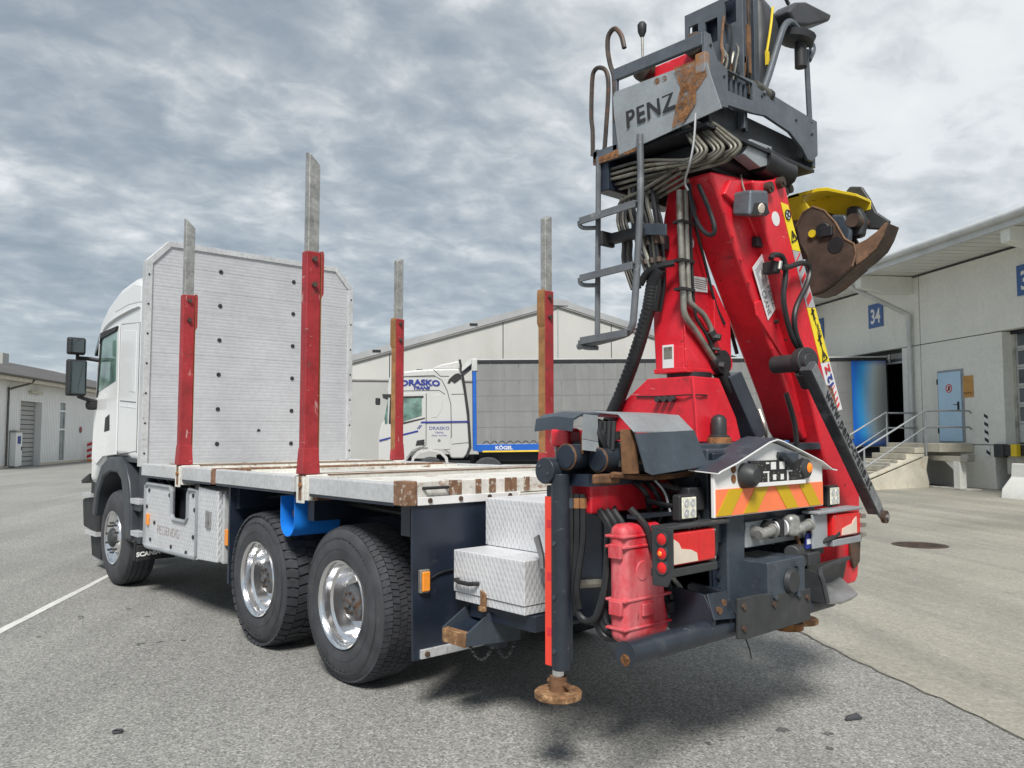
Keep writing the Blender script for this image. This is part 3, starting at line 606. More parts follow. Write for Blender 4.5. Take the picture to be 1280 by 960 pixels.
MB().box(.2, LT-.1, .25, 2.3, .85, 1.14).build('chassis', 'dark', tl_)
for k in range(3):
    a = 8.3+k*1.31; w = MB().lathe((a, .1, .55), (0, 1, 0), [(.0, .3), (0, .47), (.05, .53), (.3, .53), (.36, .47), (.36, .3)], 24).build('wheel', 'rubber', tl_); MB().lathe((a, .06, .55), (0, 1, 0), [(.06, .1), (.0, .12), (.1, .28), (.05, .31), (.2, .31)], 16).build('rim', 'zinc', w)
MB().box(3.4, 7.0, .1, .14, .5, 1.05).build('side_guard', 'zinc', tl_); MB().box(2.5, 2.7, .3, .5, .1, .9).build('landing_leg', 'dark', tl_)
trk = thing('road_tractor', P0+XD*-1.9, 'white road tractor with blue stripes hauling the grey curtain trailer', 'truck', RZT)
X0 = 1.9
def tp(px, py): return ((px-640)/1007*25.3+1.22+X0, 1.69-(py-544)*25.3/1007)
prof = [tp(*p) for p in [(471.5, 583), (471.5, 545), (475, 530), (479, 524), (483, 494), (481.5, 486), (485, 469), (492, 464), (520, 461), (541, 459.5), (573, 459), (580, 490), (584, 520), (586.5, 558), (583, 568), (579, 573), (563, 573), (560, 566), (553, 561), (540, 560), (524, 561), (514, 566), (508, 575), (507, 583)]]
MB().prism(prof, 'y', .04, 2.46).build('cab', 'tractor_white', trk, bevel=.06, seg=3)
MB().prism([tp(*p) for p in [(536, 459.5), (549, 453), (572, 448.5), (576, 458), (573, 459.2)]], 'y', .25, 2.25).build('roof_fairing', 'tractor_white', trk, bevel=.05)
MB().prism([tp(*p) for p in [(572, 447.5), (575, 447.5), (581, 480), (586, 515), (589, 560), (585, 570), (582, 573), (585.5, 558), (583, 520), (579, 490)]], 'y', .03, .10).build('fairing_edge', 'print_black', trk)
dp_ = MB().prism([tp(*p) for p in [(484, 492), (531, 490), (531, 553), (526, 558), (515, 562), (507, 572), (506, 580), (484, 580), (483, 530)]], 'y', .026, .045).build('door', 'tractor_white', trk, bevel=.006)
MB().prism([tp(*p) for p in [(495, 497), (526, 496), (526, 519), (507, 525), (493, 531)]], 'y', .016, .03).build('window', 'glass_green', dp_)
MB().prism([tp(*p) for p in [(493, 495), (528, 494), (528, 496.5), (495, 497.5), (492.5, 532), (490, 532)]], 'y', .012, .03).prism([tp(*p) for p in [(492, 530), (530, 521.5), (530, 522.8), (492, 532.5)]], 'y', .012, .03).build('window_trim', 'print_black', dp_)
MB().prism([tp(*p) for p in [(479, 523), (484, 494), (488, 494), (485, 528), (480, 530)]], 'y', .03, 2.4).build('windscreen', 'glass_green', trk); MB().prism([tp(*p) for p in [(486, 494), (489, 493), (487, 530), (484.5, 529)]], 'y', .018, .05).build('pillar_trim', 'print_black', trk)
MB().prism([tp(*p) for p in [(476, 492), (489, 492), (489, 496), (477, 497)]], 'y', .02, 2.3).build('sun_visor', 'print_black', trk)
MB().prism([tp(*p) for p in [(538, 493), (549, 492), (553, 500), (551, 512), (545, 521), (538, 522)]], 'y', .030, .045).build('side_panel', 'tractor_white', trk, bevel=.008)
for pts in ([(473, 549.5), (521, 537.5), (522, 539.5), (473, 551.5)], [(525.5, 526.5), (585, 525.5), (585, 527.5), (524.5, 528.7)], [(520, 535.5), (523.5, 531), (524.5, 531), (521, 535.7)], [(522, 535.7), (525.5, 531), (526.5, 531), (523, 535.9)]):
    MB().prism([tp(*p) for p in pts], 'y', .014, .03).build('stripe', 'print_blue', trk)
MB().prism([tp(*p) for p in [(518.5, 557), (520, 550.5), (529.5, 549), (529.5, 556)]], 'y', .014, .03).build('door_handle', 'print_black', dp_)
def tt(s_, px, py, size, **k): x, z = tp(px, py); return text(s_, (x, .012 if k.pop('near', 0) else .024, z), (1, 0, 0), (0, 0, 1), size, 'lettering', 'print_blue', trk, **k)
tt('DRASKO', 524, 480.3, .25, bold=.012, arc=.10, sx=1.25); tt('TRANS', 525, 485.8, .135, bold=.008, sx=1.25, shear=.2)
x, z = tp(548, 551); MB().box(x-.36, x+.36, .022, .034, z-.26, z+.40).build('side_hatch', 'tractor_white', trk, bevel=.008)
for s_, py, sz in (('DRASKO', 537, .15), ('TRANS', 541.5, .08), ('GRAZ - AUSTRIA', 545, .06)):
    x, z = tp(548, py); text(s_, (x, .018, z), (1, 0, 0), (0, 0, 1), sz, 'lettering', 'print_blue', trk, arc=.25 if py == 539 else 0, sx=1.1)
MB().lathe((x, .022, z-.14), (0, -1, 0), [(0, .05), (.004, .05)], 12).build('badge', 'print_grey', trk)
MB().prism([tp(*p) for p in [(558, 478), (560, 473), (564, 469), (568, 466), (572, 465), (576, 468), (575, 472), (570, 476), (567, 478), (563, 475), (561, 478)]], 'y', .020, .036).build('emblem', 'print_black', trk)
for a in (.45, 4.2):
    a = tp(537, 0)[0] if a < 1 else tp(610, 0)[0]
    w = MB().lathe((a, .08, .50), (0, 1, 0), [(0, .3), (0, .45), (.05, .51), (.28, .51), (.33, .45), (.33, .3)], 24).build('wheel', 'rubber', trk); MB().lathe((a, .1, .5), (0, 1, 0), [(.05, .1), (.0, .12), (.1, .28), (0, .31), (.2, .31)], 16).build('rim', 'zinc', w)
MB().prism([tp(*p) for p in [(512, 585), (514, 572), (522, 564), (537, 561.5), (551, 564), (559, 572), (561, 585), (558, 585), (555, 573), (549, 567), (537, 564.5), (524, 567), (517, 574), (515, 585)]], 'y', .0, .06).build('wheel_arch', 'tractor_white', trk, bevel=.01)
MB().box(.7, 5.0, .6, 2.0, .75, 1.05).build('chassis', 'dark', trk); MB().box(-1.0, 1.8, .1, 2.4, .45, .9).build('underbody', 'dark', trk)
x, z = tp(472, 502); MB().box(x-.08, x+.05, -.28, .0, z-.10, z+.12).build('mirror', 'print_black', trk, bevel=.03)
x, z = tp(521, 460); MB().box(x-.1, x+.1, .8, 1.1, z, z+.06).build('roof_lamp', 'print_black', trk)

for pts in ([(483.5, 531), (484.5, 574)], [(531.5, 491), (531.5, 556), (526, 560)], [(488, 470), (541, 468), (551, 474), (558, 488), (562.5, 505), (563.5, 545), (556, 561)], [(540.5, 460.5), (549, 469), (560, 469)], [(563, 492), (580, 491.5)], [(564, 555), (585, 553)], [(500, 472), (500, 470), (543, 469.5)], [(489, 488), (548, 487), (555, 492)]):
    MB().tube([(tp(*p)[0], .040, tp(*p)[1]) for p in pts], .013, 5, curve=False).build('panel_gap', 'panel_gap', trk)
# ================================================================ the timber truck (x forward, y to its left, origin under the last axle)
T = thing('timber_truck', (0, 0, 0), 'white three-axle timber truck with red stakes, aluminium headboard and open flat bed', 'truck')
# ---- wheels: built once per kind at the origin with the outer face towards +y
def wheel(parent, x, y, kind, R=.535, W_=.37, deep=.10, side=1):
    c = lambda h: y-side*h
    ax = (0, -side, 0); ce = (x, y, R)
    w = MB().lathe(ce, ax, [(.03, .292), (.012, .305), (.0, .35), (.0, .43), (.018, .47), (.03, .505), (.055, R-.012), (W_-.055, R-.012), (W_-.03, .505), (W_, .43), (W_, .33), (W_-.03, .29)], 56, caps=False).build('wheel', 'rubber', parent)
    t = MB(); n = {'block': 74, 'lug': 46, 'rib': 60}[kind]
    for i in range(n):
        for j in range({'block': 6, 'lug': 4, 'rib': 5}[kind]):
            if kind == 'block': a0, a1 = i+.06+.4*(j % 2), i+.90+.4*(j % 2); h0, h1 = .028+j*(W_-.056)/6+.003, .028+(j+1)*(W_-.056)/6-.003; sk = .18*(1 if j % 2 else -1)
            elif kind == 'lug': a0, a1 = i+.10, i+.86; h0, h1 = .012+j*(W_-.024)/4, .012+(j+1)*(W_-.024)/4-.006; sk = .22*(1 if j in (0, 2) else -1)
            else: a0, a1 = i, i+1.0; h0, h1 = .035+j*(W_-.07)/5+.006, .035+(j+1)*(W_-.07)/5-.006; sk = 0
            q = []
            for r in (R-.03, R-.001 if kind != 'lug' else R+.002):
                for a, h in ((a0, h0), (a1, h0), (a1+sk, h1), (a0+sk, h1)):
                    rr = r-(.016 if (h < .05 or h > W_-.05) and r > R-.02 else 0); an = a/n*2*math.pi; q.append((x+rr*math.cos(an), c(h), R+rr*math.sin(an)))
            t.add(q, [(0, 1, 2, 3), (4, 5, 6, 7), (0, 1, 5, 4), (1, 2, 6, 5), (2, 3, 7, 6), (3, 0, 4, 7)])
    t.build('tread', 'tread', w, kind='stuff', sharp=20)
    if deep > .06:
        MB().lathe(ce, ax, [(.006, .286), (.0, .298), (.012, .302), (.03, .292), (.035, .270), (.075, .262), (.085, .235), (deep+.06, .225), (deep+.085, .205), (deep+.095, .12)], 48, caps=False).build('rim', 'polished', w)
        hb = MB().lathe(ce, ax, [(deep-.045, .02), (deep-.045, .03), (deep-.025, .032), (deep-.022, .085), (deep+.0, .125), (deep+.06, .135), (deep+.10, .15)], 28).build('hub', 'hub_grey', w, sharp=25)
    else:
        MB().lathe(ce, ax, [(.004, .285), (.0, .298), (.012, .302), (.035, .285), (.06, .25), (.07, .20), (.02, .165), (.01, .10)], 40, caps=False).build('rim', 'polished', w)
        hb = MB().lathe(ce, ax, [(-.035, .02), (-.03, .075), (-.01, .10), (.02, .115), (.06, .13)], 28).build('hub', 'black_plastic', w)
    nr, nd, ns = (.070, deep-.022, 8) if deep > .06 else (.165, -.012, 10)
    for i in range(ns):
        an = i*2*math.pi/ns+.2; px, pz = x+nr*math.cos(an), R+nr*math.sin(an)
        MB().cyl((px, c(nd+.03), pz), (px, c(nd-.012), pz), .015, .011, 6).build('lug_nut', 'brown_steel' if deep > .06 else 'black_plastic', w)
    return w
wheel(T, .16, 1.20, 'block', W_=.40, deep=.10)
wheel(T, 1.48, 1.20, 'lug', W_=.40, deep=.10)
wheel(T, 5.1, 1.27, 'rib', W_=.36, deep=.02)
for a, k in ((.16, 'block'), (1.48, 'lug'), (5.1, 'rib')): wheel(T, a, -1.20, k, W_=.40, deep=.10, side=-1)
# raised sidewall marks on the two rear tyres
for cx_ in (.16, 1.48):
    for a0, tx in ((112, '385/65 R22.5'), (-70, '385/65 R22.5')):
        for k, c_ in enumerate(tx):
            an = rad(a0-(k-5)*4.6); p = V((cx_+.425*math.cos(an), 1.2005, .535+.425*math.sin(an)))
            if c_ != ' ': text(c_, p, (math.sin(an), 0, -math.cos(an)), (math.cos(an), 0, math.sin(an)), .045, 'sidewall_mark', 'rubber_mark', T, depth=.003)
    for r_ in (.375, .455): MB().tube([(cx_+r_*math.cos(k*math.pi/24), 1.2005, .535+r_*math.sin(k*math.pi/24)) for k in range(49)], .0025, 4, curve=False).build('sidewall_ring', 'rubber', T)
# ---- chassis
for s in (1, -1):
    MB().box(-2.30, 6.1, s*.38-.04, s*.38+.04, .78, 1.04).build('frame_rail', 'navy', T, bevel=.01)
for a in (.16, 1.48): MB().cyl((a, -1.0, .53), (a, 1.0, .53), .09).ball((a, 0, .53), .22).build('axle', 'dark', T)
MB().cyl((5.1, -1, .5), (5.1, 1, .5), .07).build('axle', 'dark', T)
for a in (-.55, .68, 2.0, 2.9, 3.9): MB().box(a-.05, a+.05, -1.1, 1.15, 1.06, 1.26).build('cross_member', 'navy', T)
MB().box(1.9, 4.1, -.9, .8, .55, 1.05).build('tank', 'dark', T, bevel=.04)
MB().box(2.02, 2.05, .45, 1.20, .42, 1.26).build('mud_flap', 'navy', T)
MB().box(-1.75, -.80, -.35, .66, .62, 1.10).build('gear_case', 'navy', T, bevel=.02)
for k in range(5): MB().tube([(1.9-.1*k, .9-.06*k, 1.15), (1.2, .85-.06*k, 1.2), (.2, .88-.06*k, 1.16), (-.6, .8-.05*k, 1.12)], .016, 6).build('air_line', 'hose', T)
# ---- bed
bed = MB().box(-.66, 4.18, -1.20, 1.20, 1.30, 1.345).build('bed_floor', 'bed_white', T)
deck = [(-.60, .50), (.72, 2.19), (2.29, 3.00), (3.16, 4.16)]
for i, (a, b) in enumerate(deck):
    for j in range(4):
        y0 = -1.2+j*.6; MB().box(a+.006, b-.006, y0+.004, y0+.596, 1.345, 1.372+.003*((i+j) % 2)).build('deck_plate', 'bed_white', bed, bevel=.004)
    for s in (1, -1):
        sr = MB().prism([(s*1.20, 1.274), (s*1.27, 1.274), (s*1.27, 1.388), (s*1.262, 1.396), (s*1.20, 1.396)], 'x', a+.01, b-.01).build('side_rail', 'alu_rail', T, bevel=.004)
        MB().box(a+.01, b-.01, s*1.235-.03, s*1.235+.03, 1.255, 1.273).build('rail_lip', 'navy', sr)
for a in (.61, 3.08):                                # bunks carrying the stakes
    bk = MB().box(a-.09, a+.09, -1.26, 1.262, 1.22, 1.405).build('bunk', 'bed_white', T, bevel=.008)
    MB().box(a-.095, a-.075, -1.1, 1.1, 1.402, 1.409).build('rusty_edge', 'rust_brown', bk); MB().box(a+.075, a+.095, -1.1, 1.1, 1.402, 1.409).build('rusty_edge', 'rust_brown', bk)
    for s in (1, -1): MB().box(a-.05, a+.06, s*1.262, s*1.277, 1.20, 1.40).build('end_plate', 'bed_white', bk, bevel=.004); MB().box(a-.025, a+.015, s*1.277, s*1.282, 1.225, 1.40).build('rust_run', 'bed_rust', bk); MB().cyl((a-.02, s*1.28, 1.33), (a-.02, s*1.295, 1.33), .017, n=8).build('bolt', 'rust_light', bk)
cm = MB().box(2.20, 2.28, -1.272, 1.274, 1.262, 1.402).build('joint_beam', 'bed_rust', T, bevel=.006)
MB().box(1.80, 1.84, -1.1, 1.1, 1.372, 1.40).box(.78, .82, -1.1, 1.1, 1.372, 1.40).box(-.45, -.41, -1.1, 1.1, 1.372, 1.395).build('lashing_rail', 'bed_white', bed, kind='stuff')
MB().box(1.803, 1.815, -1.1, 1.1, 1.399, 1.404).build('rusty_edge', 'rust_brown', bed); MB().box(.783, .795, -1.1, 1.1, 1.399, 1.404).build('rusty_edge', 'rust_brown', bed)
# rear beam of the bed
rb = MB().box(-.72, -.62, -1.26, 1.19, 1.305, 1.408).build('rear_beam', 'bed_white', T, bevel=.006)
MB().box(-.735, -.60, 1.192, 1.278, 1.262, 1.412).build('corner_post', 'bed_rust', rb, bevel=.006)
MB().box(-.738, -.723, .34, 1.185, 1.262, 1.312).build('clamp_strip', 'white_paint', rb, bevel=.003)
for y in (1.10, .86, .62, .44): MB().cyl((-.738, y, 1.290), (-.748, y, 1.290), .016, n=8).build('bolt', 'brown_steel', rb)
MB().box(-.75, -.60, -1.25, .36, 1.255, 1.300).build('lower_sill', 'bed_white', rb, bevel=.004); MB().box(-.76, -.62, -.6, .34, 1.21, 1.252).build('dark_sill', 'navy', rb)
q = random.Random(2)
for y, w in ((.89, .10), (.70, .045), (.58, .055), (.445, .05), (.39, .05), (.27, .05)): MB().box(-.726, -.72, y-w/2, y+w/2, 1.318, 1.408).build('rusty_slot', 'bed_rust', rb)
MB().tube([(-.72, 1.14, 1.365), (-.755, 1.13, 1.368), (-.755, .97, 1.368), (-.72, .96, 1.365)], .011, 6, curve=False).build('grab_handle', 'print_black', rb)
# ---- stakes
def stake(x, y):
    s = 1 if y > 0 else -1
    k = MB().box(x-.042, x+.042, y-.058, y+.058, 1.40, 3.05).build('stake', 'stake_red', T, bevel=.010)
    MB().loft([[(x-.042, y-s*.06, z), (x+.042, y-s*.06, z), (x+.042, y-s*(.064), z), (x-.042, y-s*.064, z)] for z in (1.42, 3.045)]).build('worn_face', 'stake_inner', k)
    MB().loft([[(x-.044-d, y-.060-d, z), (x+.044+d, y-.060-d, z), (x+.044+d, y+.060+d, z), (x-.044-d, y+.060+d, z)] for z, d in ((1.41, .010), (1.46, .008), (1.60, .0))]).build('foot', 'stake_red', k, bevel=.006)
    MB().prism([(y-s*.062, 2.70), (y-s*.082, 2.74), (y-s*.082, 3.03), (y-s*.074, 3.06), (y-s*.062, 3.06)], 'x', x-.045, x+.045).build('head_plate', 'stake_red' if s > 0 else 'stake_inner', k, bevel=.004)
    for z in (2.99, 2.80): MB().cyl((x-.042, y, z), (x-.068, y, z), .020, n=10).build('bolt', 'brown_steel', k)
    MB().loft([[(x-.034, y-.045, 3.0), (x+.034, y-.045, 3.0), (x+.034, y+.045, 3.0), (x-.034, y+.045, 3.0)],
               [(x-.034, y-.045, 3.74-.03*s), (x+.034, y-.045, 3.76-.03*s), (x+.034, y+.045, 3.78+.03*s), (x-.034, y+.045, 3.76+.03*s)]]).build('extension', 'alu_worn', k, bevel=.007)
for x in (3.08, .60):
    for y in (1.22, -1.22): stake(x, y)
# ---- headboard
hb = MB().box(4.235, 4.285, -1.20, 1.20, 1.36, 3.55).build('headboard', 'alu_worn', T)
zs = [1.375+k*(3.79-1.375)/10 for k in range(11)]
for a, b in zip(zs[:-1], zs[1:]):
    def half(z): return 1.225 if z < 3.55 else 1.225-(z-3.55)*1.05
    MB().slab([(4.205, -half(a+.0006), a+.0006), (4.205, half(a+.0006), a+.0006), (4.205, half(b-.0006), b-.0006), (4.205, -half(b-.0006), b-.0006)], (.028, 0, 0)).build('plank', 'alu_board', hb, bevel=.0015)
pts = [(1.27, 1.36), (1.27, 3.57), (1.04, 3.815), (-1.04, 3.815), (-1.27, 3.57), (-1.27, 1.36)]
inn = [(1.20, 1.36), (1.20, 3.545), (1.01, 3.755), (-1.01, 3.755), (-1.20, 3.545), (-1.20, 1.36)]
fr = MB()
for i in range(5): fr.slab([(4.185, *pts[i]), (4.185, *pts[i+1]), (4.185, *inn[i+1]), (4.185, *inn[i])], (.11, 0, 0))
fr = fr.build('border_frame', 'alu_rail', hb, bevel=.004)
for s in (1, -1):
    for k in range(7): MB().cyl((4.186, s*1.237, 1.50+k*.32), (4.181, s*1.237, 1.50+k*.32), .011, n=8).build('rivet', 'dark', fr)
    for k in range(6):
        z = 1.594+k*.392; MB().cyl((4.206, s*.45, z), (4.198, s*.45, z), .024, n=14).build('hole_disc', 'print_black', hb)  # black discs stand in for the shade inside open holes
MB().prism([(-.06, 1.735), (-.02, 1.735), (-.02, 1.755), (-.04, 1.768), (-.06, 1.755)], 'x', 4.200, 4.206).build('slot', 'print_black', hb)
MB().box(4.19, 4.235, -1.2, 1.2, 1.345, 1.385).build('foot_rail', 'bed_white', hb)
# ---- cab
side = [(4.33, 1.40), (4.33, 3.38), (4.62, 3.45), (5.15, 3.40), (5.62, 3.26), (5.95, 3.06), (6.02, 2.88), (6.08, 2.20), (6.12, 1.90), (6.16, 1.40), (6.16, 1.10), (5.98, 1.10), (5.80, 1.30), (5.45, 1.44), (4.75, 1.44), (4.58, 1.40)]
cb = MB()
ys = [(1.245, 1.0, 0), (1.20, 1.0, .0)]
cab = MB().prism(side, 'y', -1.25, 1.25).build('cab', 'cab_white', T, bevel=.085, seg=4)
dr = MB().prism([(5.09, 1.47), (5.09, 2.97), (5.66, 2.95), (5.80, 2.92), (5.93, 2.2), (6.03, 1.9), (6.06, 1.40), (5.86, 1.34), (5.60, 1.44)], 'y', 1.244, 1.262).build('door', 'cab_white', cab, bevel=.008)
MB().prism([(5.16, 2.32), (5.17, 2.90), (5.74, 2.86), (5.84, 2.22)], 'y', 1.258, 1.268).build('window', 'glass_green', dr, bevel=.004)
MB().prism([(5.12, 2.95), (5.77, 2.93), (5.80, 2.80), (5.74, 2.86), (5.17, 2.90)], 'y', 1.262, 1.285).prism([(5.74, 2.87), (5.80, 2.88), (5.90, 2.15), (5.84, 2.21)], 'y', 1.262, 1.275).build('window_trim', 'print_black', dr)
MB().prism([(5.56, 1.73), (5.53, 1.90), (5.37, 1.94), (5.35, 1.75)], 'y', 1.258, 1.266).build('door_handle', 'print_black', dr, bevel=.004)
for pts in ([(5.075, 1.47), (5.075, 2.28), (5.09, 2.97)], [(4.40, 1.50), (4.40, 2.92), (5.05, 2.965)], [(4.40, 1.52), (5.06, 1.47)]): MB().tube([(x, 1.2475, z) for x, z in pts], .0055, 5, curve=False).build('panel_gap', 'panel_gap', cab)
for z in (2.05, 1.99): MB().tube([(4.46, 1.249, z), (5.02, 1.249, z+.035)], .006, 5, curve=False).build('belt_crease', 'panel_gap' if z > 2 else 'cab_white', cab)
MB().prism([(4.50, 2.16), (4.50, 2.84), (4.98, 2.89), (4.96, 2.60), (4.74, 2.30), (4.70, 2.18)], 'y', 1.246, 1.254).build('pressed_panel', 'cab_white', cab, bevel=.0035, seg=3)
MB().tube([(4.40, 1.258, 3.10), (4.75, 1.263, 3.09), (5.3, 1.263, 3.05), (5.65, 1.258, 2.99), (5.85, 1.235, 2.90)], .016, 6).build('drip_rail', 'cab_white', cab)
MB().prism([(4.38, 3.14), (4.38, 3.33), (4.62, 3.38), (5.1, 3.32), (5.4, 3.20), (5.3, 3.13), (4.8, 3.16)], 'y', 1.22, 1.256).build('side_deflector', 'cab_white', cab, bevel=.012)
MB().prism([(5.84, 3.02), (6.02, 2.95), (6.22, 2.72), (6.20, 2.68), (6.0, 2.84)], 'y', -1.2, 1.23).build('sun_visor', 'glass_dark', cab, bevel=.01)
MB().prism([(6.01, 2.88), (6.09, 2.22), (6.07, 2.2), (6.0, 2.85)], 'y', -1.12, 1.12).build('windscreen', 'glass_dark', cab)
MB().tube([(5.98, 1.0, 3.05), (6.02, 1.02, 3.07), (6.02, 1.02, 3.22)], .012, 6, curve=False).box(5.96, 6.06, .98, 1.05, 3.03, 3.07).build('antenna', 'print_black', cab)
MB().prism([(4.34, 1.395), (4.34, 1.62), (4.58, 1.6), (4.72, 1.45), (5.5, 1.45), (5.5, 1.40)], 'y', .9, 1.235).build('dark_sill', 'fender', cab)
mi = MB().tube([(5.86, 1.24, 2.60), (5.90, 1.38, 2.62), (5.88, 1.50, 2.62)], .024, 8).tube([(5.90, 1.24, 2.10), (5.90, 1.36, 2.12), (5.88, 1.48, 2.16)], .022, 8).tube([(5.88, 1.50, 2.76), (5.88, 1.50, 2.18)], .02, 8).build('mirror_arm', 'print_black', cab)
def mirror(z0, z1, y0, y1):
    R_ = lambda x, k: [(x, y0+k, z0+k), (x, y1-k, z0+k), (x, y1-k, z1-k), (x, y0+k, z1-k)]
    h = MB().loft([R_(5.80, .01), R_(5.86, .0), R_(5.94, .02), R_(5.97, .06)]).build('mirror_housing', 'print_black', mi, bevel=.045, seg=4)
    MB().loft([R_(5.793, .028), R_(5.799, .026)]).build('mirror_glass', 'mirror', h, bevel=.02, seg=3)
mirror(2.16, 2.60, 1.40, 1.625); mirror(2.655, 2.865, 1.42, 1.625)
MB().box(5.88, 5.98, 1.24, 1.38, 2.00, 2.12).build('kerb_mirror', 'print_black', mi, bevel=.04)
# arch, steps, flap
arc_o = [(4.42, .56), (4.44, .90), (4.52, 1.18), (4.66, 1.36), (4.90, 1.455), (5.30, 1.44), (5.58, 1.34), (5.80, 1.10), (5.90, .74)]
arc_i = [(5.77, .72), (5.68, 1.0), (5.50, 1.20), (5.24, 1.27), (4.96, 1.27), (4.80, 1.19), (4.70, .98), (4.64, .74), (4.62, .56)]
MB().prism(arc_o+arc_i, 'y', .88, 1.285).build('front_fender', 'fender', T, bevel=.03, seg=3)
MB().prism([(4.62, .56), (4.70, .98), (4.80, 1.19), (4.96, 1.27), (5.24, 1.27), (5.50, 1.20), (5.68, 1.0), (5.77, .72)], 'y', .70, .72).build('arch_liner', 'dark', T)
st_ = MB().box(4.16, 4.46, .85, 1.20, .55, 1.36).build('step_housing', 'fender', T, bevel=.02)
for z in (.97, .63):
    MB().box(4.20, 4.60, 1.03, 1.255, z-.09, z-.01).build('step_body', 'fender', st_, bevel=.015); MB().box(4.20, 4.60, 1.06, 1.275, z-.012, z+.045).build('step_tread', 'alu_board', st_, bevel=.004)
fl = MB().box(4.30, 4.33, .84, 1.27, .36, .58).prism([(1.29, .54), (1.29, .37), (1.04, .40), (1.01, .44), (1.01, .54)], 'x', 4.155, 4.18).build('front_flap', 'print_black', T, bevel=.008)
text('SCANIA', (4.150, 1.175, .432), (0, -1, .06), (0, 0, 1), .062, 'lettering', 'white_paint', fl, bold=.003, sx=1.1)
bp_ = MB().prism([(6.25, .45), (6.90, .50), (6.98, .86), (6.60, .90), (6.60, 1.12), (6.30, 1.15)], 'y', -1.1, 1.12).build('bumper', 'print_black', T, bevel=.03)
MB().box(6.45, 6.85, .85, 1.16, .905, .95).build('bumper_step', 'alu_rail', bp_); MB().box(6.20, 6.70, .9, 1.15, .43, .48).build('bumper_step', 'alu_rail', bp_); MB().prism([(6.22, .14), (6.60, .16), (6.70, .46), (6.25, .46)], 'y', .4, 1.08).build('lower_valance', 'print_black', bp_); MB().box(6.3, 6.62, .6, 1.06, .11, .15).build('skid', 'alu_rail', bp_)
MB().prism([(6.60, 1.12), (6.95, 1.06), (6.97, 1.10), (6.60, 1.20)], 'y', .7, 1.14).build('upper_step', 'print_black', bp_)
# ---- tread plate locker between the axles
lk = MB().prism([(4.14, .52), (4.14, 1.19), (3.36, 1.19), (3.36, .90), (3.31, .86), (2.98, .86), (2.93, .90), (2.93, 1.19), (2.70, 1.19), (2.70, .55)], 'y', 1.19, 1.222).build('locker_panel', 'tread_plate', T, bevel=.006)
MB().tube([(4.13, 1.222, 1.17), (4.13, 1.222, .56), (4.07, 1.222, .535), (2.72, 1.222, .565), (2.70, 1.222, .60), (2.70, 1.222, 1.18), (2.90, 1.222, 1.18), (2.93, 1.222, 1.14), (2.93, 1.222, .92), (2.98, 1.222, .87), (3.31, 1.222, .87), (3.36, 1.222, .92), (3.36, 1.222, 1.14), (3.40, 1.222, 1.18), (4.08, 1.222, 1.185), (4.13, 1.222, 1.15)], .022, 8, curve=False).build('edge_trim', 'rail_grey', lk)
for x, z in ((4.02, 1.12), (4.08, .95), (3.84, .80), (2.78, .75), (2.76, 1.0), (2.80, 1.13), (3.95, .62), (3.35, .605), (2.95, .59), (3.42, 1.10)): MB().cyl((x, 1.22, z), (x, 1.232, z), .020, n=8).build('bolt', 'print_black', lk)
MB().box(4.0, 4.06, 1.222, 1.245, .76, .88).build('side_marker', 'orange_lens', lk, bevel=.008)
text('PESSENDG', (3.45, 1.226, .70), (-1, 0, 0), (0, 0, 1), .125, 'lettering', 'faded_print', lk, bold=-.004, sx=1.05, depth=.0012)
MB().box(2.70, 4.1, .82, 1.12, .56, 1.18).build('battery_box', 'dark', T, bevel=.02)
MB().prism([(2.68, .56), (2.68, 1.22), (2.22, 1.20), (2.22, .58)], 'y', .95, 1.226).build('locker_door', 'tread_plate', T, bevel=.008)
for o_ in (T.children[-1],):
    MB().box(2.36, 2.46, 1.226, 1.245, .86, 1.02).build('latch', 'steel', o_, bevel=.008); MB().box(2.38, 2.44, 1.245, 1.25, .88, 1.0).build('latch_plate', 'steel', o_)
MB().box(2.13, 2.18, 1.10, 1.20, .58, 1.18).build('locker_edge', 'alu_rail', T); MB().box(2.06, 2.12, 1.18, 1.205, .74, .88).build('side_marker', 'orange_lens', T, bevel=.006)
for k in range(5): MB().tube([(4.0-.28*k, 1.12, 1.20), (3.94-.28*k, 1.17, 1.25), (3.88-.28*k, 1.16, 1.21)], .012, 6).build('clip', 'hose', T)
MB().tube([(3.14, 1.08, .84), (3.16, 1.10, 1.0), (3.12, 1.08, 1.18)], .05, 10).build('exhaust_elbow', 'brown_steel', T)
# ---- blue splash guard, U-shaped sheet
uo = [(1.05, 1.225)]+[(.935+.115*math.cos(a), 1.04+.115*math.sin(a)) for a in [-rad(k*18) for k in range(0, 11)]]+[(.82, 1.225)]
ui = [(.826, 1.225)]+[(.935+.109*math.cos(a), 1.04+.109*math.sin(a)) for a in [-rad(k*18) for k in range(10, -1, -1)]]+[(1.044, 1.225)]
MB().loft([[(x, y, z) for x, z in uo+ui] for y in (.82, 1.21)]).build('splash_guard', 'blue_plastic', T)
MB().box(.86, .95, 1.05, 1.14, 1.04, 1.20).cyl((.90, 1.14, 1.1), (.90, 1.17, 1.1), .04).build('bracket', 'brown_steel', T, bevel=.01)
MB().box(.45, .80, 1.10, 1.22, 1.225, 1.26).build('bracket', 'rust_brown', T)
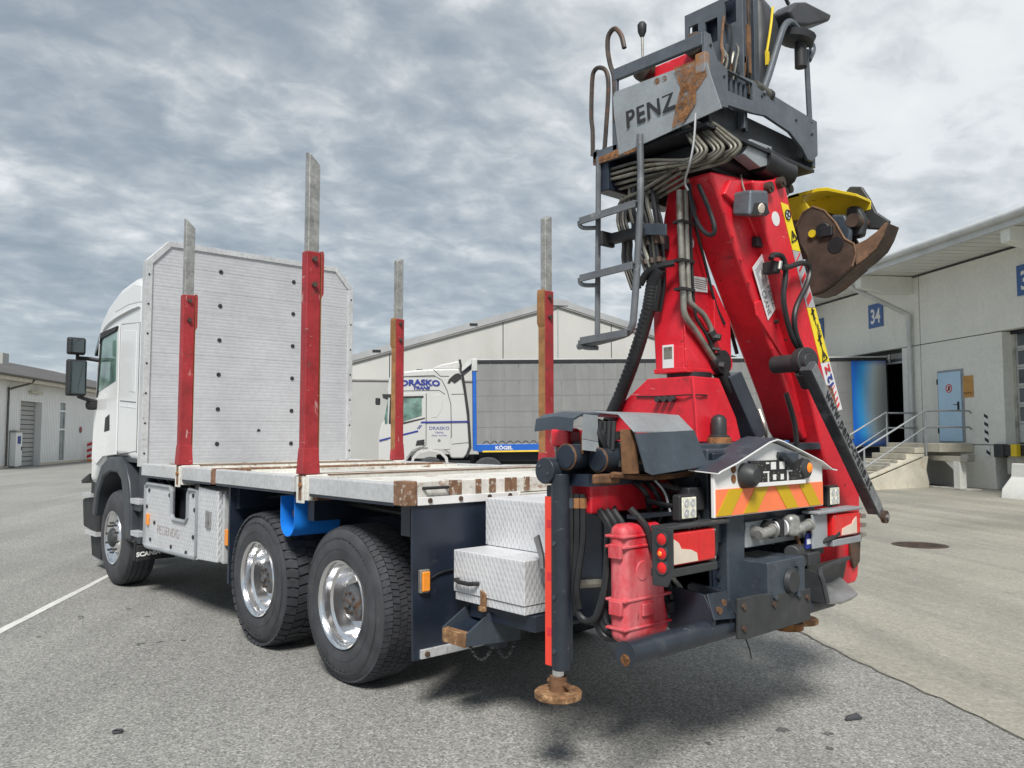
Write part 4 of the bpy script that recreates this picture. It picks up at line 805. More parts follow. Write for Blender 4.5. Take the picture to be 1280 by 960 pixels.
# ---- rear mud flap
rf_ = MB().loft([[(-.72-dx, y, z) for y in (1.215, .75, .73, .35)]+[(-.70-dx, y, z) for y in (.35, .73, .75, 1.215)] for z, dx in ((1.30, 0), (.9, .004), (.6, .012), (.34, .02))]).build('rear_flap', 'navy', T)
MB().box(-.758, -.738, .40, 1.17, .345, .400).build('flap_strip', 'alu_rail', rf_, bevel=.003)
for y in (1.13, .80, .60, .44): MB().cyl((-.757, y, .372), (-.772, y, .372), .017, n=8).build('bolt', 'brown_steel', rf_)
rr2 = MB().box(-.752, -.722, 1.105, 1.175, .735, .875).build('side_marker', 'pipe_grey', rf_, bevel=.006); MB().box(-.768, -.750, 1.112, 1.168, .745, .865).build('lens', 'orange_lens', rf_, bevel=.008)
MB().tube([(-.735, 1.10, .81), (-.735, .98, .845), (-.735, .70, .852)], .007, 5).build('cable', 'hose', rf_)
ch = MB()
for a, b, sag in (((-.765, .80, .365), (-.775, .60, .365), .10), ((-.775, .60, .365), (-.77, .42, .34), .11)):
    n = 13
    for k in range(n):
        t = (k+.5)/n; p = V(a).lerp(V(b), t)-V((0, 0, sag*4*t*(1-t))); ch.cyl(p-V((0, .009, .004*(1 if k % 2 else -1))), p+V((0, .009, .004*(1 if k % 2 else -1))), .007, n=6)
ch.build('chain', 'steel', rf_, kind='stuff')
# ---- white tread plate boxes and the step
bx = MB().box(-1.485, -.85, .30, 1.0, .745, .995).build('lower_box', 'tread_plate_white', T, bevel=.006)
MB().box(-1.48, -.86, .31, .992, .695, .742).build('box_base', 'tread_plate_white', bx, bevel=.004)
MB().tube([(-.90, 1.0, .82), (-.905, 1.03, .822), (-.95, 1.035, .815), (-1.04, 1.035, .815), (-1.085, 1.03, .822), (-1.09, 1.0, .82)], .013, 8, curve=False).build('grab_handle', 'print_black', bx)
MB().prism([(-1.12, .79), (-1.165, .77), (-1.165, .69), (-1.12, .675)], 'y', 1.0, 1.015).box(-1.165, -1.12, 1.0, 1.03, .67, .70).build('latch', 'foot_rust', bx, bevel=.004)
MB().prism([(-1.50, 1.12), (-1.535, 1.14), (-1.575, 1.03), (-1.58, .96), (-1.55, .96), (-1.545, 1.02)], 'y', .93, .945).build('release_lever', 'steel', bx)
MB().box(-1.45, -.83, .05, .73, .998, 1.295).build('upper_box', 'tread_plate_white', T, bevel=.006)
MB().box(-1.45, -.76, -.6, .60, 1.10, 1.24).build('cover_sill', 'dark', T)
MB().box(-1.52, -.95, .25, .95, .60, .69).build('box_carrier', 'navy', T, bevel=.006)
sp_ = MB().loft([[(-.93, 1.12, .545), (-1.13, 1.12, .535), (-1.13, 1.12, .495), (-.93, 1.12, .505)], [(-.93, .80, .62), (-1.13, .80, .60), (-1.13, .80, .56), (-.93, .80, .58)]]).build('boarding_step', 'navy', T)
MB().prism([(1.14, .555), (1.10, .562), (1.10, .485), (1.14, .48)], 'x', -1.135, -.925).build('step_edge', 'foot_rust', sp_)
MB().prism([(1.13, .49), (1.13, .56), (.95, .66), (.72, .70), (.72, .46)], 'x', -1.15, -1.135).build('step_side', 'slate', sp_); MB().prism([(1.13, .49), (1.13, .56), (.95, .66), (.72, .70), (.72, .46)], 'x', -.925, -.91).build('step_side', 'slate', sp_)
MB().box(-1.10, -.96, .78, .86, .42, .70).build('step_post', 'navy', sp_)
# ---- rear structure of the truck
rs = MB().box(-2.33, -1.50, -.55, .42, 1.12, 1.60).build('rear_frame', 'navy', T, bevel=.01)
MB().box(-2.36, -2.20, .18, .345, .66, 1.30).build('rear_post', 'slate', T, bevel=.012); MB().box(-2.36, -2.20, -.60, -.50, .92, 1.30).build('rear_post', 'slate', T, bevel=.012)
mp_ = MB().prism([(-1.55, 1.08), (-2.30, 1.10), (-2.30, .68), (-2.05, .62), (-1.72, .80)], 'y', .395, .42).build('side_plate', 'navy', T, bevel=.006)
for x, z in ((-1.95, 1.02), (-2.03, 1.02), (-2.10, 1.02), (-2.18, 1.02), (-1.88, .88), (-1.96, .88), (-2.03, .88), (-2.10, .88), (-2.18, .88)): MB().cyl((x, .42, z), (x, .436, z), .018, n=6).build('bolt', 'navy', mp_)
cbx = MB().box(-2.50, -2.20, -.20, .19, .79, 1.02).build('coupling_box', 'slate', T, bevel=.008)
MB().cyl((-2.5, -.03, .90), (-2.53, -.03, .90), .07, .06, 16).build('coupling_boss', 'black_plastic', cbx, bevel=.006)
for y, z in ((-.10, .82), (-.10, .98), (.14, .84)): MB().cyl((-2.5, y, z), (-2.518, y, z), .018, n=6).build('bolt', 'slate', cbx)
pl = MB().prism([(.48, .872), (.485, .672), (.40, .660), (-.24, .660), (-.25, .835), (0, .84), (.26, .868)], 'x', -2.505, -2.485).build('lower_plate', 'black_plastic', T, bevel=.006)
for y, z in ((.44, .83), (.44, .72), (-.20, .79), (.13, .84), (.15, .80)): MB().cyl((-2.505, y, z), (-2.517, y, z), .016, n=8).build('bolt', 'brown_steel', pl)
MB().cyl((-2.3, -.35, .56), (-2.3, -.35, .60), .09).build('drain_cap', 'rust', T)
MB().box(-2.36, -2.30, -.48, .17, 1.08, 1.22).build('socket_plate', 'slate_light', T, bevel=.006)
sk = T.children[-1]
for y, k in ((.10, 0), (-.30, 0)):
    MB().cyl((-2.36, y, 1.165), (-2.44, y+.02, 1.16), .035, .028, 12).cyl((-2.43, y+.06, 1.155), (-2.43, y-.08, 1.17), .028, n=12).cyl((-2.43, y-.08, 1.17), (-2.43, y-.10, 1.172), .036, n=12).build('air_coupling', 'alu_worn', sk, bevel=.003)
for y in (-.02, -.12): MB().cyl((-2.36, y, 1.17), (-2.41, y, 1.17), .050, n=16).build('socket', 'print_black', sk); MB().lathe((-2.40, y-.03, 1.17), (-.5, -.85, 0), [(0, .045), (.012, .042)], 16).build('socket_flap', 'sticker_white', sk)
MB().box(-2.45, -2.36, -.27, -.165, 1.115, 1.24).build('socket_box', 'alu_worn', sk, bevel=.03); MB().tube([(-2.38, -.31, 1.12), (-2.40, -.32, 1.06), (-2.38, -.33, .98)], .012, 6).build('hanging_strap', 'rust_brown', sk)
# ---- rear under-run bar
ub = MB().cyl((-2.42, 1.25, .72), (-2.42, -.62, .72), .055, n=24).build('underrun_bar', 'leg_navy', T)
MB().cyl((-2.42, 1.25, .72), (-2.42, 1.256, .72), .058, n=24).build('end_cap', 'leg_navy', ub); MB().lathe((-2.42, 1.2505, .695), (0, 1, 0), [(.0057, .027), (.0065, .027)], 16).build('rust_patch', 'rust_film', ub)
for y in (.64, .48): MB().prism([(-2.46, .70), (-2.475, .80), (-2.42, .90), (-2.22, .92), (-2.20, .70)], 'y', y-.012, y+.012).build('bar_bracket', 'leg_navy', ub, bevel=.004)
bk_ = MB().loft([[(-2.484, .66, .79), (-2.484, .46, .77), (-2.472, .46, .77), (-2.472, .66, .79)], [(-2.43, .64, .905), (-2.43, .47, .90), (-2.418, .47, .90), (-2.418, .64, .905)]]).build('bracket_face', 'leg_navy', ub, bevel=.003)
for y, z in ((.60, .825), (.53, .85)): MB().cyl((-2.44, y, z), (-2.478+.02*(z > .84), y, z), .019, n=8).build('bolt', 'rust_brown', bk_)
MB().tube([(-2.44, .32, .64), (-2.45, .30, .58), (-2.44, .27, .53)], .004, 5).build('loose_cable', 'hose', ub)
# ---- tail lamps in grey brackets
def lampbox(y0, y1, out, z0, z1):
    s = 1 if out > 0 else -1
    yi = y0-.02 if s > 0 else y1+.02; yo = y1+.02 if s > 0 else y0-.02
    w_ = .11 if s > 0 else .20; a0, a1 = (y0-w_, y1+.012) if s > 0 else (y0-.012, y1+w_)
    b = MB().box(-2.47, -2.36, a0, a1, z1+.012, z1+.03).box(-2.46, -2.36, min(y0, yi)-.012 if s < 0 else y0-.012, y1+.012, z0-.05, z0-.010)
    if s > 0: b.prism([(y0-.02, z1+.01), (a0, z1+.01), (a0, z0+.04), (y0-.08, z0-.04), (y0-.02, z0-.05)], 'x', -2.40, -2.385)
    else: b.prism([(y1+.02, z1+.01), (a1, z1+.01), (a1, z0-.05), (y1+.02, z0-.05)], 'x', -2.43, -2.415)
    b = b.build('lamp_bracket', 'black_plastic' if s > 0 else 'rail_grey', T, bevel=.006)
    MB().box(-2.46, -2.36, y0, y1, z0, z1).build('tail_lamp', 'red_lens', b, bevel=.015, seg=3)
    ya, yb = (y1-.03, y1-.19) if s > 0 else (y0+.07, y0+.23)
    P = [(ya, z1-.03), (ya-s*.0+(yb-ya)*.25, z1-.05), (ya+(yb-ya)*.38, (z0+z1)/2), (ya+(yb-ya)*.85, (z0+z1)/2-.01), (yb+(yb-ya)*.15, z0+.05), (yb+(yb-ya)*.2, z0+.012), (ya, z0+.012)]
    MB().prism(P, 'x', -2.466, -2.458).build('reversing_lens', 'cream_lens', b)
    if s > 0:
        g = MB().prism([(-2.385, z1+.03), (-2.505, z1+.02), (-2.505, z0-.02), (-2.47, z0-.085), (-2.385, z0-.085)], 'y', yo, yo+.012).build('lamp_guard', 'black_plastic', b, bevel=.004)
        for k in range(3):
            zc = z1-.026-k*.066; l_ = MB().lathe((-2.446, yo+.011, zc), (0, 1, 0), [(0, .028), (.006, .027), (.012, .016)], 16).build('marker_lamp', 'red_lens', b)
            MB().tube([(-2.446+.031*math.cos(t*.524), yo+.014, zc+.031*math.sin(t*.524)) for t in range(13)], .005, 5, curve=False).build('lamp_rim', 'black_plastic', l_)
            if k == 1: MB().lathe((-2.44, yo+.023, zc), (0, 1, 0), [(0, .012), (.004, .008)], 10).build('amber_lens', 'amber_lit', l_)
    else:
        for k in range(3):
            zc = z1-.03-k*.058; MB().box(-2.475, -2.44, yo-.02, yo+.03, zc-.012, zc+.012).build('guard_rib', 'pipe_grey', b)
    for f in (.36, .62): yy = y0+(y1-y0)*f; MB().box(-2.4615, -2.459, yy-.002, yy+.002, z0+.012, z1-.012).build('lens_rib', 'sticker_red', b)
    for yy, zz in ((y0+.012, z0+.012), (y1-.012, z1-.012), (y0+.012, z1-.012)): MB().cyl((-2.46, yy, zz), (-2.463, yy, zz), .006, n=8).build('screw', 'steel', b)
    return b
lampbox(.60, .985, 1, 1.075, 1.235)
lampbox(-.985, -.63, -1, 1.075, 1.215)
def worklamp(x, y, z, ry, foot):
    w = MB().box(x-.0, x+.05, y-.07, y+.07, z-.065, z+.065).build('work_lamp', 'print_black', T, bevel=.012)
    MB().box(x-.008, x, y-.058, y+.058, z-.052, z+.052).build('lens', 'lens_clear', w, bevel=.006)
    for a in (-.026, .026):
        for b in (-.024, .024): MB().lathe((x-.006, y+a, z+b), (-1, 0, 0), [(0, .022), (.004, .020), (.004, .012), (.001, .002)], 14).build('reflector', 'alu_rail', w)
    MB().tube([(x+.03, y-.04, z-.06), (x+.03, y-.02, foot), (x+.03, y+.02, foot), (x+.03, y+.04, z-.06)], .009, 6, curve=False).build('lamp_foot', 'steel', w)
    return w
worklamp(-2.40, .745, 1.335, 0, 1.265); w = worklamp(-2.38, -.80, 1.315, 0, 1.25)
# ---- warning board with plate holder
cv_ = MB().prism([(.56, 1.272), (.56, 1.50), (.05, 1.645), (0, 1.65), (-.05, 1.645), (-.57, 1.52), (-.57, 1.272)], 'x', -2.425, -2.405).build('warning_board', 'white_paint', T, bevel=.003)
rp = [(.575, 1.495), (.55, 1.505), (.40, 1.545), (.08, 1.65), (0, 1.665), (-.06, 1.655), (-.50, 1.535), (-.62, 1.485), (-.68, 1.478)]
rh = MB().loft([[(-2.465, y, z) for y, z in rp]+[(-2.465, y, z+.006) for y, z in rp[::-1]], [(-2.28, y, z+.012) for y, z in rp]+[(-2.28, y, z+.018) for y, z in rp[::-1]]]).build('rain_hood', 'white_paint', cv_)
MB().loft([[(-2.460, y, z+.0065) for y, z in rp]+[(-2.460, y, z+.010) for y, z in rp[::-1]], [(-2.275, y, z+.0185) for y, z in rp]+[(-2.275, y, z+.022) for y, z in rp[::-1]]]).build('rubber_top', 'slate', rh)
za, zb, yl, yr, xo = 1.278, 1.415, .548, -.560, -2.428
MB().box(xo-.003, xo+.003, yr, yl, za, zb).build('reflective_panel', 'orange_reflex', cv_)
k_ = .10
for c, s in ((.43, -1), (.18, -1), (-.13, 1), (-.39, 1)):
    yb_, yt_ = c-s*-.0+(.055 if s < 0 else .0), c-(.055 if s < 0 else 0)
    y_b, y_t = (c+.06, c-.06) if s < 0 else (c-.07, c+.05)
    MB().slab([(xo-.004, y_b+.066, za+.003), (xo-.004, y_b-.066, za+.003), (xo-.004, y_t-.066, zb-.003), (xo-.004, y_t+.066, zb-.003)], (-.002, 0, 0)).build('reflective_stripe', 'yellow_reflex', cv_)
ph = MB().box(-2.45, -2.428, -.31, .25, 1.435, 1.555).build('plate_holder', 'print_black', cv_, bevel=.004)
MB().box(-2.452, -2.44, -.32, .27, 1.415, 1.437).build('holder_strip', 'white_paint', cv_, bevel=.002)
for y, z, w, h in ((.03, 1.525, .05, .04), (-.06, 1.525, .05, .04), (.02, 1.462, .03, .03), (-.06, 1.462, .03, .03), (.085, 1.462, .012, .05), (-.12, 1.462, .012, .05), (.105, 1.492, .06, .008), (-.14, 1.492, .06, .008), (.09, 1.54, .03, .008), (-.13, 1.54, .03, .008)):
    MB().box(-2.4525, -2.45, y-w/2, y+w/2, z-h/2, z+h/2).build('plate_cutout', 'white_paint', ph)
dots = MB(); q = random.Random(4)
for _ in range(60): y, z = q.uniform(-.29, .24), q.uniform(1.44, 1.55); dots.box(-2.4518, -2.45, y-.003, y+.003, z-.003, z+.003)
dots.build('perforation', 'pipe_grey', ph, kind='stuff')
MB().lathe((-2.43, .285, 1.478), (-1, 0, 0), [(0, .068), (.05, .062), (.075, .04), (.08, .005)], 20).build('side_lamp', 'black_plastic', cv_)
am = MB().lathe((-2.43, -.325, 1.50), (-1, 0, 0), [(0, .060), (.03, .055), (.04, .04)], 20).build('side_lamp', 'black_plastic', cv_); MB().lathe((-2.47, -.335, 1.505), (-1, 0, 0), [(0, .030), (.008, .02), (.010, .005)], 12).build('amber_lens', 'amber_lit', cv_)
MB().prism([(-.03, 1.60), (-.17, 1.60), (-.16, 1.555), (-.10, 1.535), (-.04, 1.57)], 'x', -2.50, -2.43).build('plate_lamp', 'slate', cv_, bevel=.01)
for z in (1.465, 1.515): MB().lathe((-2.426, .385, z), (-1, 0, 0), [(0, .022), (.003, .022)], 12).build('rusty_hole', 'rust', cv_)
# ---- red extinguisher box
cn = MB().loft([[(-2.25, 1.055, z), (-2.25, .70+d, z), (-2.14, .70+d, z), (-2.14, 1.055, z)] for z, d in ((.69, -.005), (.80, -.005), (.86, .02), (1.15, .02), (1.26, .04))]).build('extinguisher_box', 'red_plastic', T, bevel=.045, seg=4)
for z in (.76, .895, 1.15, 1.20): MB().box(-2.256, -2.13, .695, 1.062, z-.007, z+.007).build('moulded_rib', 'red_plastic', cn, bevel=.005)
for z in (.86, 1.13): MB().box(-2.24, -2.16, 1.05, 1.073, z-.035, z+.035).build('latch', 'red_plastic', cn, bevel=.006)
MB().box(-2.262, -2.25, .83, .93, .81, .87).build('moulded_frame', 'red_plastic', cn, bevel=.004); MB().lathe((-2.25, .92, 1.03), (-1, 0, 0), [(0, .05), (.004, .045), (.004, .02)], 18).build('moulded_emblem', 'red_plastic', cn)
MB().box(-2.27, -2.25, .69, .73, .80, .85).build('clasp', 'print_black', cn); MB().tube([(-2.20, .95, 1.33), (-2.26, .90, 1.24), (-2.27, .86, 1.12)], .018, 8).build('strap', 'print_black', cn)
# ---- right rear corner: guide tray, valve, red arm end
tr_ = MB().loft([[(-2.56, -.33, .745), (-2.56, -.48, .722), (-2.56, -.62, .728), (-2.56, -.70, .745), (-2.56, -.70, .757), (-2.56, -.62, .740), (-2.56, -.48, .734), (-2.56, -.33, .757)], [(-2.36, -.33, .83), (-2.36, -.52, .80), (-2.36, -.72, .80), (-2.36, -.83, .83), (-2.36, -.83, .842), (-2.36, -.72, .812), (-2.36, -.52, .812), (-2.36, -.33, .842)]]).build('coupling_tray', 'steel', T)
MB().tube([(-2.56, -.33, .75), (-2.54, -.325, .86), (-2.52, -.33, .91), (-2.50, -.40, .928), (-2.47, -.78, .945)], .014, 8).build('tray_edge', 'black_plastic', tr_); MB().slab([(-2.44, -.36, .935), (-2.44, -.84, .945), (-2.38, -.86, .74), (-2.38, -.36, .74)], (.012, 0, .0)).build('tray_back', 'black_plastic', tr_); MB().slab([(-2.55, -.325, .75), (-2.52, -.325, .91), (-2.40, -.325, .93), (-2.40, -.325, .75)], (0, .01, 0)).build('tray_side', 'black_plastic', tr_)
vb = MB().box(-2.40, -2.26, -.62, -.28, .98, 1.06).cyl((-2.44, -.16, 1.03), (-2.40, -.30, 1.02), .045, n=16).cyl((-2.46, -.27, .97), (-2.36, -.27, .97), .030, n=12).box(-2.44, -2.38, -.50, -.36, .93, 1.01).build('valve_block', 'black_plastic', T, bevel=.01)
MB().box(-2.41, -2.402, -.45, -.385, 1.03, 1.115).build('label', 'print_blue', vb); MB().box(-2.4125, -2.41, -.442, -.393, 1.055, 1.085).build('label_print', 'sticker_white', vb)
MB().tube([(-2.36, -.45, 1.03), (-2.44, -.60, 1.07), (-2.45, -.70, 1.10)], .016, 8).build('valve_lever', 'print_black', vb)
for k in range(6): MB().tube([(-2.30, -.20-.07*k, 1.0), (-2.38-.01*k, -.24-.06*k, .90-.02*k), (-2.28, -.3-.05*k, .82)], .014, 6).build('air_hose', 'hose', vb)
for k in range(6): MB().cyl((-2.302, .36-.0*k, 1.06-.06*k), (-2.315, .36, 1.06-.06*k), .012, n=6).build('bolt', 'leg_navy', T)
MB().prism([(-2.32, 1.28), (-2.32, .66), (-1.60, .70), (-1.60, 1.20)], 'y', .30, .32).build('inner_plate', 'leg_navy', T)
for y, z in ((.55, 1.36), (.50, 1.22), (.47, 1.44)): MB().tube([(-2.18, y+.25, z), (-2.24, y+.12, z-.03), (-2.26, y, z-.02), (-2.20, y-.08, z+.05)], .014, 7).build('air_hose', 'hose', T)
jb_ = MB().box(-2.30, -2.22, .46, .60, 1.30, 1.42).build('junction_box', 'black_plastic', T, bevel=.008)
for k in range(3): MB().tube([(-2.27, .57-.04*k, 1.30), (-2.28, .57-.045*k, 1.22), (-2.25, .55-.05*k, 1.12)], .010, 6).build('junction_cable', 'hose', jb_)
MB().box(-2.24, -2.18, .43, .95, 1.28, 1.30).build('lamp_shelf', 'leg_navy', T)
# hoses behind the left lamp
for k in range(3): MB().tube([(-2.10-.03*k, .86-.05*k, 1.05), (-2.16-.03*k, .80-.05*k, .95), (-2.20, .68-.05*k, .80), (-2.18, .46, .76+.02*k)], .022, 8).build('air_hose', 'hose', T)
MB().tube([(-2.22, .70, 1.02), (-2.26, .55, .84), (-2.28, .46, .78)], .012, 6).build('support_rod', 'pipe_grey', T)
for k in range(16): MB().lathe((-2.10-.006*k, .86-.018*k, 1.05-.018*k), (-.3, -.7, -.7), [(0, .028), (.006, .031), (.012, .028)], 10).build('hose_ring', 'hose', T) if k < 10 else None
# ================================================================ loader crane behind the bed (parts written in scene coordinates)
K = thing('loader_crane', (-1.85, -.05, 1.10), 'red folding timber loader crane with grey operator seat platform and rusty yellow grapple', 'crane', world=True)
cf = MB().box(-2.22, -1.42, -.70, .42, 1.10, 1.635).build('base_frame', 'navy', K, bevel=.015)
MB().box(-2.30, -2.05, -.10, .43, 1.18, 1.62).build('frame_post', 'slate', cf, bevel=.012)
MB().box(-2.24, -1.40, -.95, .45, 1.60, 1.645).build('frame_top', 'slate', cf, bevel=.006)
# base block and column
bb = MB().loft([[(-2.05, -.30, 1.65), (-1.30, -.34, 1.65), (-1.30, .17, 1.65), (-2.05, .17, 1.65)], [(-2.045, -.25, 1.80), (-1.36, -.30, 1.80), (-1.36, .17, 1.80), (-2.045, .175, 1.80)],
               [(-2.03, -.10, 2.035), (-1.70, -.10, 2.035), (-1.70, .175, 2.035), (-2.03, .175, 2.035)]]).build('column_foot', 'crane_red', K, bevel=.008)
MB().tube([(-2.052, .17, 1.66), (-2.048, .178, 1.85), (-2.032, .18, 2.03)], .008, 5, curve=False).build('weld_seam', 'crane_red', bb)
for i in range(3): MB().cyl((-1.80-.05*i, .17, 1.905), (-1.80-.05*i, .215, 1.905), .018, n=10).build('port_plug', 'black_plastic', bb)
MB().box(-1.88, -1.74, .172, .20, 1.76, 1.81).build('grease_block', 'black_plastic', bb, bevel=.006); MB().tube([(-1.62, .178, 1.93), (-1.80, .18, 1.925), (-2.03, .184, 1.925), (-2.045, .05, 1.925)], .005, 4).build('grease_line', 'hose', bb)
MB().cyl((-1.86, -.03, 2.03), (-1.86, -.03, 2.07), .135, n=28).build('slew_collar', 'dark', K)
bn_ = MB().lathe((-2.10, .02, 1.645), (0, 0, 1), [(0, .062), (.045, .060), (.05, .045), (.14, .045), (.16, .03), (.17, .004)], 20).build('beacon_base', 'black_plastic', K); MB().lathe((-2.10, .02, 1.640), (0, 0, 1), [(0, .07), (.04, .068)], 20).build('rusty_ring', 'rust_light', bn_)
colm = MB().loft([[(xr, yr, z), (xf, yr, z), (xf, .135, z), (xr, .135, z)] for z, xr, xf, yr in ((2.075, -1.95, -1.73, -.28), (2.16, -1.95, -1.725, -.30), (2.36, -1.94, -1.715, -.30), (2.46, -1.94, -1.715, -.25), (2.54, -1.935, -1.72, -.20), (2.76, -1.925, -1.755, -.125), (3.14, -1.905, -1.83, -.05), (3.42, -1.90, -1.84, -.02))]).build('column', 'crane_red', K, bevel=.016)
MB().prism([(-.14, 2.62), (-.24, 2.50), (-.315, 2.42), (-.32, 2.20), (-.28, 2.09), (-.14, 2.2)], 'x', -1.975, -1.935).build('pivot_cheek', 'crane_red', colm, bevel=.006)
MB().box(-1.955, -1.72, -.29, .138, 2.065, 2.095).build('base_flange', 'crane_red', colm, bevel=.006)
MB().cyl((-1.99, -.25, 2.14), (-1.90, -.25, 2.14), .055, n=20).build('pivot_pin', 'crane_red', colm)
MB().tube([(-1.955, .13, 2.10), (-1.945, .137, 2.45), (-1.925, .137, 2.78), (-1.905, .137, 3.15)], .006, 5).build('weld_seam', 'crane_red', colm)
MB().slab([(-1.941, .048, 2.652), (-1.941, -.118, 2.659), (-1.941, -.116, 2.569), (-1.941, .05, 2.559)], (-.003, 0, 0)).build('data_plate', 'sticker_white', colm); MB().lathe((-1.926, .035, 2.86), (-1, 0, 0), [(0, .040), (.003, .040)], 16).build('round_sticker', 'sticker_white', colm)
for z in (2.88, 2.85, 2.835): MB().box(-1.931, -1.929, .01, .055, z-.002, z+.002).build('sticker_print', 'print_grey', colm)
for k in range(5): MB().box(-1.9455, -1.944, -.10, .035, 2.585+.013*k-.002, 2.585+.013*k+.002).build('sticker_print', 'pipe_grey', colm)
sx_ = MB().box(-1.87, -1.79, .134, .139, 2.095, 2.235).build('inspection_sticker', 'sticker_white', colm); MB().box(-1.862, -1.80, .139, .1405, 2.15, 2.222).build('sticker_print', 'pipe_grey', sx_)
# steel pipes down the column
for i, (r, pts) in enumerate(((.019, [(.198, 3.14), (.188, 2.84), (.172, 2.51), (.158, 2.40), (.05, 2.31), (-.079, 2.197), (-.14, 2.145)]), (.018, [(.146, 3.15), (.138, 2.85), (.122, 2.52), (.085, 2.465), (-.02, 2.42), (-.09, 2.35), (-.105, 2.315)]), (.009, [(.105, 3.15), (.10, 2.85), (.085, 2.55), (.06, 2.40), (-.03, 2.31), (-.10, 2.24)]))):
    p = MB().tube([(-1.972-.004*i, y, z) for y, z in pts], r, 10).build('hydraulic_pipe', 'pipe_grey' if i < 2 else 'hose', K)
    y1, z1 = pts[-1]; MB().cyl((-1.972, y1+.010, z1+.012), (-1.975, y1-.025, z1-.026), r*1.7, n=6).cyl((-1.975, y1-.025, z1-.026), (-1.94, y1-.05, z1-.04), r*1.6, n=8).cyl((-1.975, y1-.01, z1-.02), (-2.02, y1-.03, z1-.03), r*1.2, n=6).build('fitting', 'black_plastic', p)
for z in (2.95, 2.72, 2.55): MB().box(-2.0, -1.935, .09, .215, z-.008, z+.008).build('pipe_clip', 'print_black', colm)
# main boom
arid = [(.15, 3.22), (.13, 3.18), (.01, 2.99), (-.13, 2.75), (-.27, 2.54), (-.46, 2.26), (-.70, 1.91), (-.80, 1.72), (-.86, 1.66)]
arit = [(-.97, 1.66), (-1.05, 1.72), (-.94, 1.95), (-.78, 2.25), (-.66, 2.51), (-.57, 2.71), (-.44, 2.96), (-.34, 3.24), (-.30, 3.27)]
ma = MB().prism(arid+arit, 'x', -2.16, -1.93).build('main_boom', 'crane_red', K, bevel=.022, seg=3)
MB().prism([(.05, 3.10), (-.02, 3.20), (-.30, 3.26), (-.40, 3.00), (-.46, 2.86), (-.38, 2.80), (-.20, 3.02)], 'x', -2.185, -2.155).build('boom_gusset', 'crane_red', ma, bevel=.01)
MB().prism([(-.30, 2.42), (-.28, 2.50), (-.60, 2.60), (-.80, 2.18), (-.88, 1.98), (-.80, 2.02)], 'x', -2.172, -2.155).build('side_plate', 'crane_red', ma, bevel=.008)
d = V((0, -.30, -.55)).normalized(); n_ = V((0, -.88, .48)).normalized()
c_ = V((-2.176, -.385, 2.605)); st1 = MB().slab([c_+n_*a+d*b for a, b in ((-.075, -.155), (.075, -.19), (.075, .16), (-.075, .195))], (-.003, 0, 0)).build('maker_label', 'sticker_white', ma, bevel=.001)
MB().slab([c_+V((-.0035, 0, 0))+n_*a+d*b for a, b in ((-.055, -.135), (.055, -.16), (.055, -.03), (-.055, .0))], (-.001, 0, 0)).build('label_emblem', 'sticker_grey', st1)
MB().slab([c_+V((-.0045, 0, 0))+n_*a+d*b for a, b in ((.0, -.11), (.03, -.09), (.02, -.05), (-.02, -.055), (-.03, -.09))], (-.001, 0, 0)).build('label_emblem', 'sticker_white', st1)
for tx, a in (('PENZ', .030), ('CRANE', -.045)): text(tx, c_+V((-.004, 0, 0))+n_*(a-.012)+d*(.075 if tx == 'PENZ' else .09), d, n_, .062, 'lettering', 'print_grey', st1, bold=-.0005, sx=.95 if tx == 'PENZ' else .8)
for k in range(9): u = k/8; MB().ball((-2.163, .02-.66*u, 3.0-1.02*u), .009, 6).build('weld_bead', 'crane_red', ma)
for y, z in ((-.18, 3.06), (-.30, 3.10), (-.36, 2.95), (-.62, 2.30), (-.72, 2.12), (-.50, 2.40)): MB().cyl((-2.17, y, z), (-2.195, y, z), .014, n=6).build('bolt', 'brown_steel', ma)
MB().box(-2.20, -2.16, -.335, -.27, 2.84, 2.90).build('cable_clip', 'print_black', ma, bevel=.006); MB().tube([(-2.17, -.33, 3.15), (-2.20, -.35, 2.95), (-2.19, -.43, 2.78), (-2.20, -.55, 2.52), (-2.20, -.68, 2.25)], .009, 6).build('lamp_cable', 'hose', ma)
MB().tube([(-1.90, -.30, 2.50), (-1.90, -.42, 2.38), (-1.90, -.50, 2.22)], .013, 7).build('boom_hose', 'hose', K)
# lamp on the boom
lm = MB().loft([[(-2.17, -.05, 3.13), (-2.17, -.27, 3.17), (-2.17, -.28, 3.02), (-2.17, -.04, 2.99)], [(-2.30, -.05, 3.12), (-2.30, -.24, 3.155), (-2.30, -.25, 3.00), (-2.30, -.03, 2.96)]]).build('boom_lamp', 'slate_mid', K, bevel=.02, seg=3)
MB().slab([(-2.302, -.045, 2.975), (-2.302, -.24, 3.01), (-2.302, -.20, 3.065), (-2.302, -.08, 3.045)], (-.004, 0, 0)).build('lamp_mouth', 'print_black', lm); MB().lathe((-2.306, -.14, 3.02), (-1, 0, -.3), [(0, .034), (.006, .030), (.008, .01)], 16).build('lens', 'cream_lens', lm)
MB().tube([(-2.22, -.12, 3.12), (-2.2, -.12, 3.18), (-2.17, -.15, 3.26)], .006, 5).build('cable', 'pipe_grey', lm)
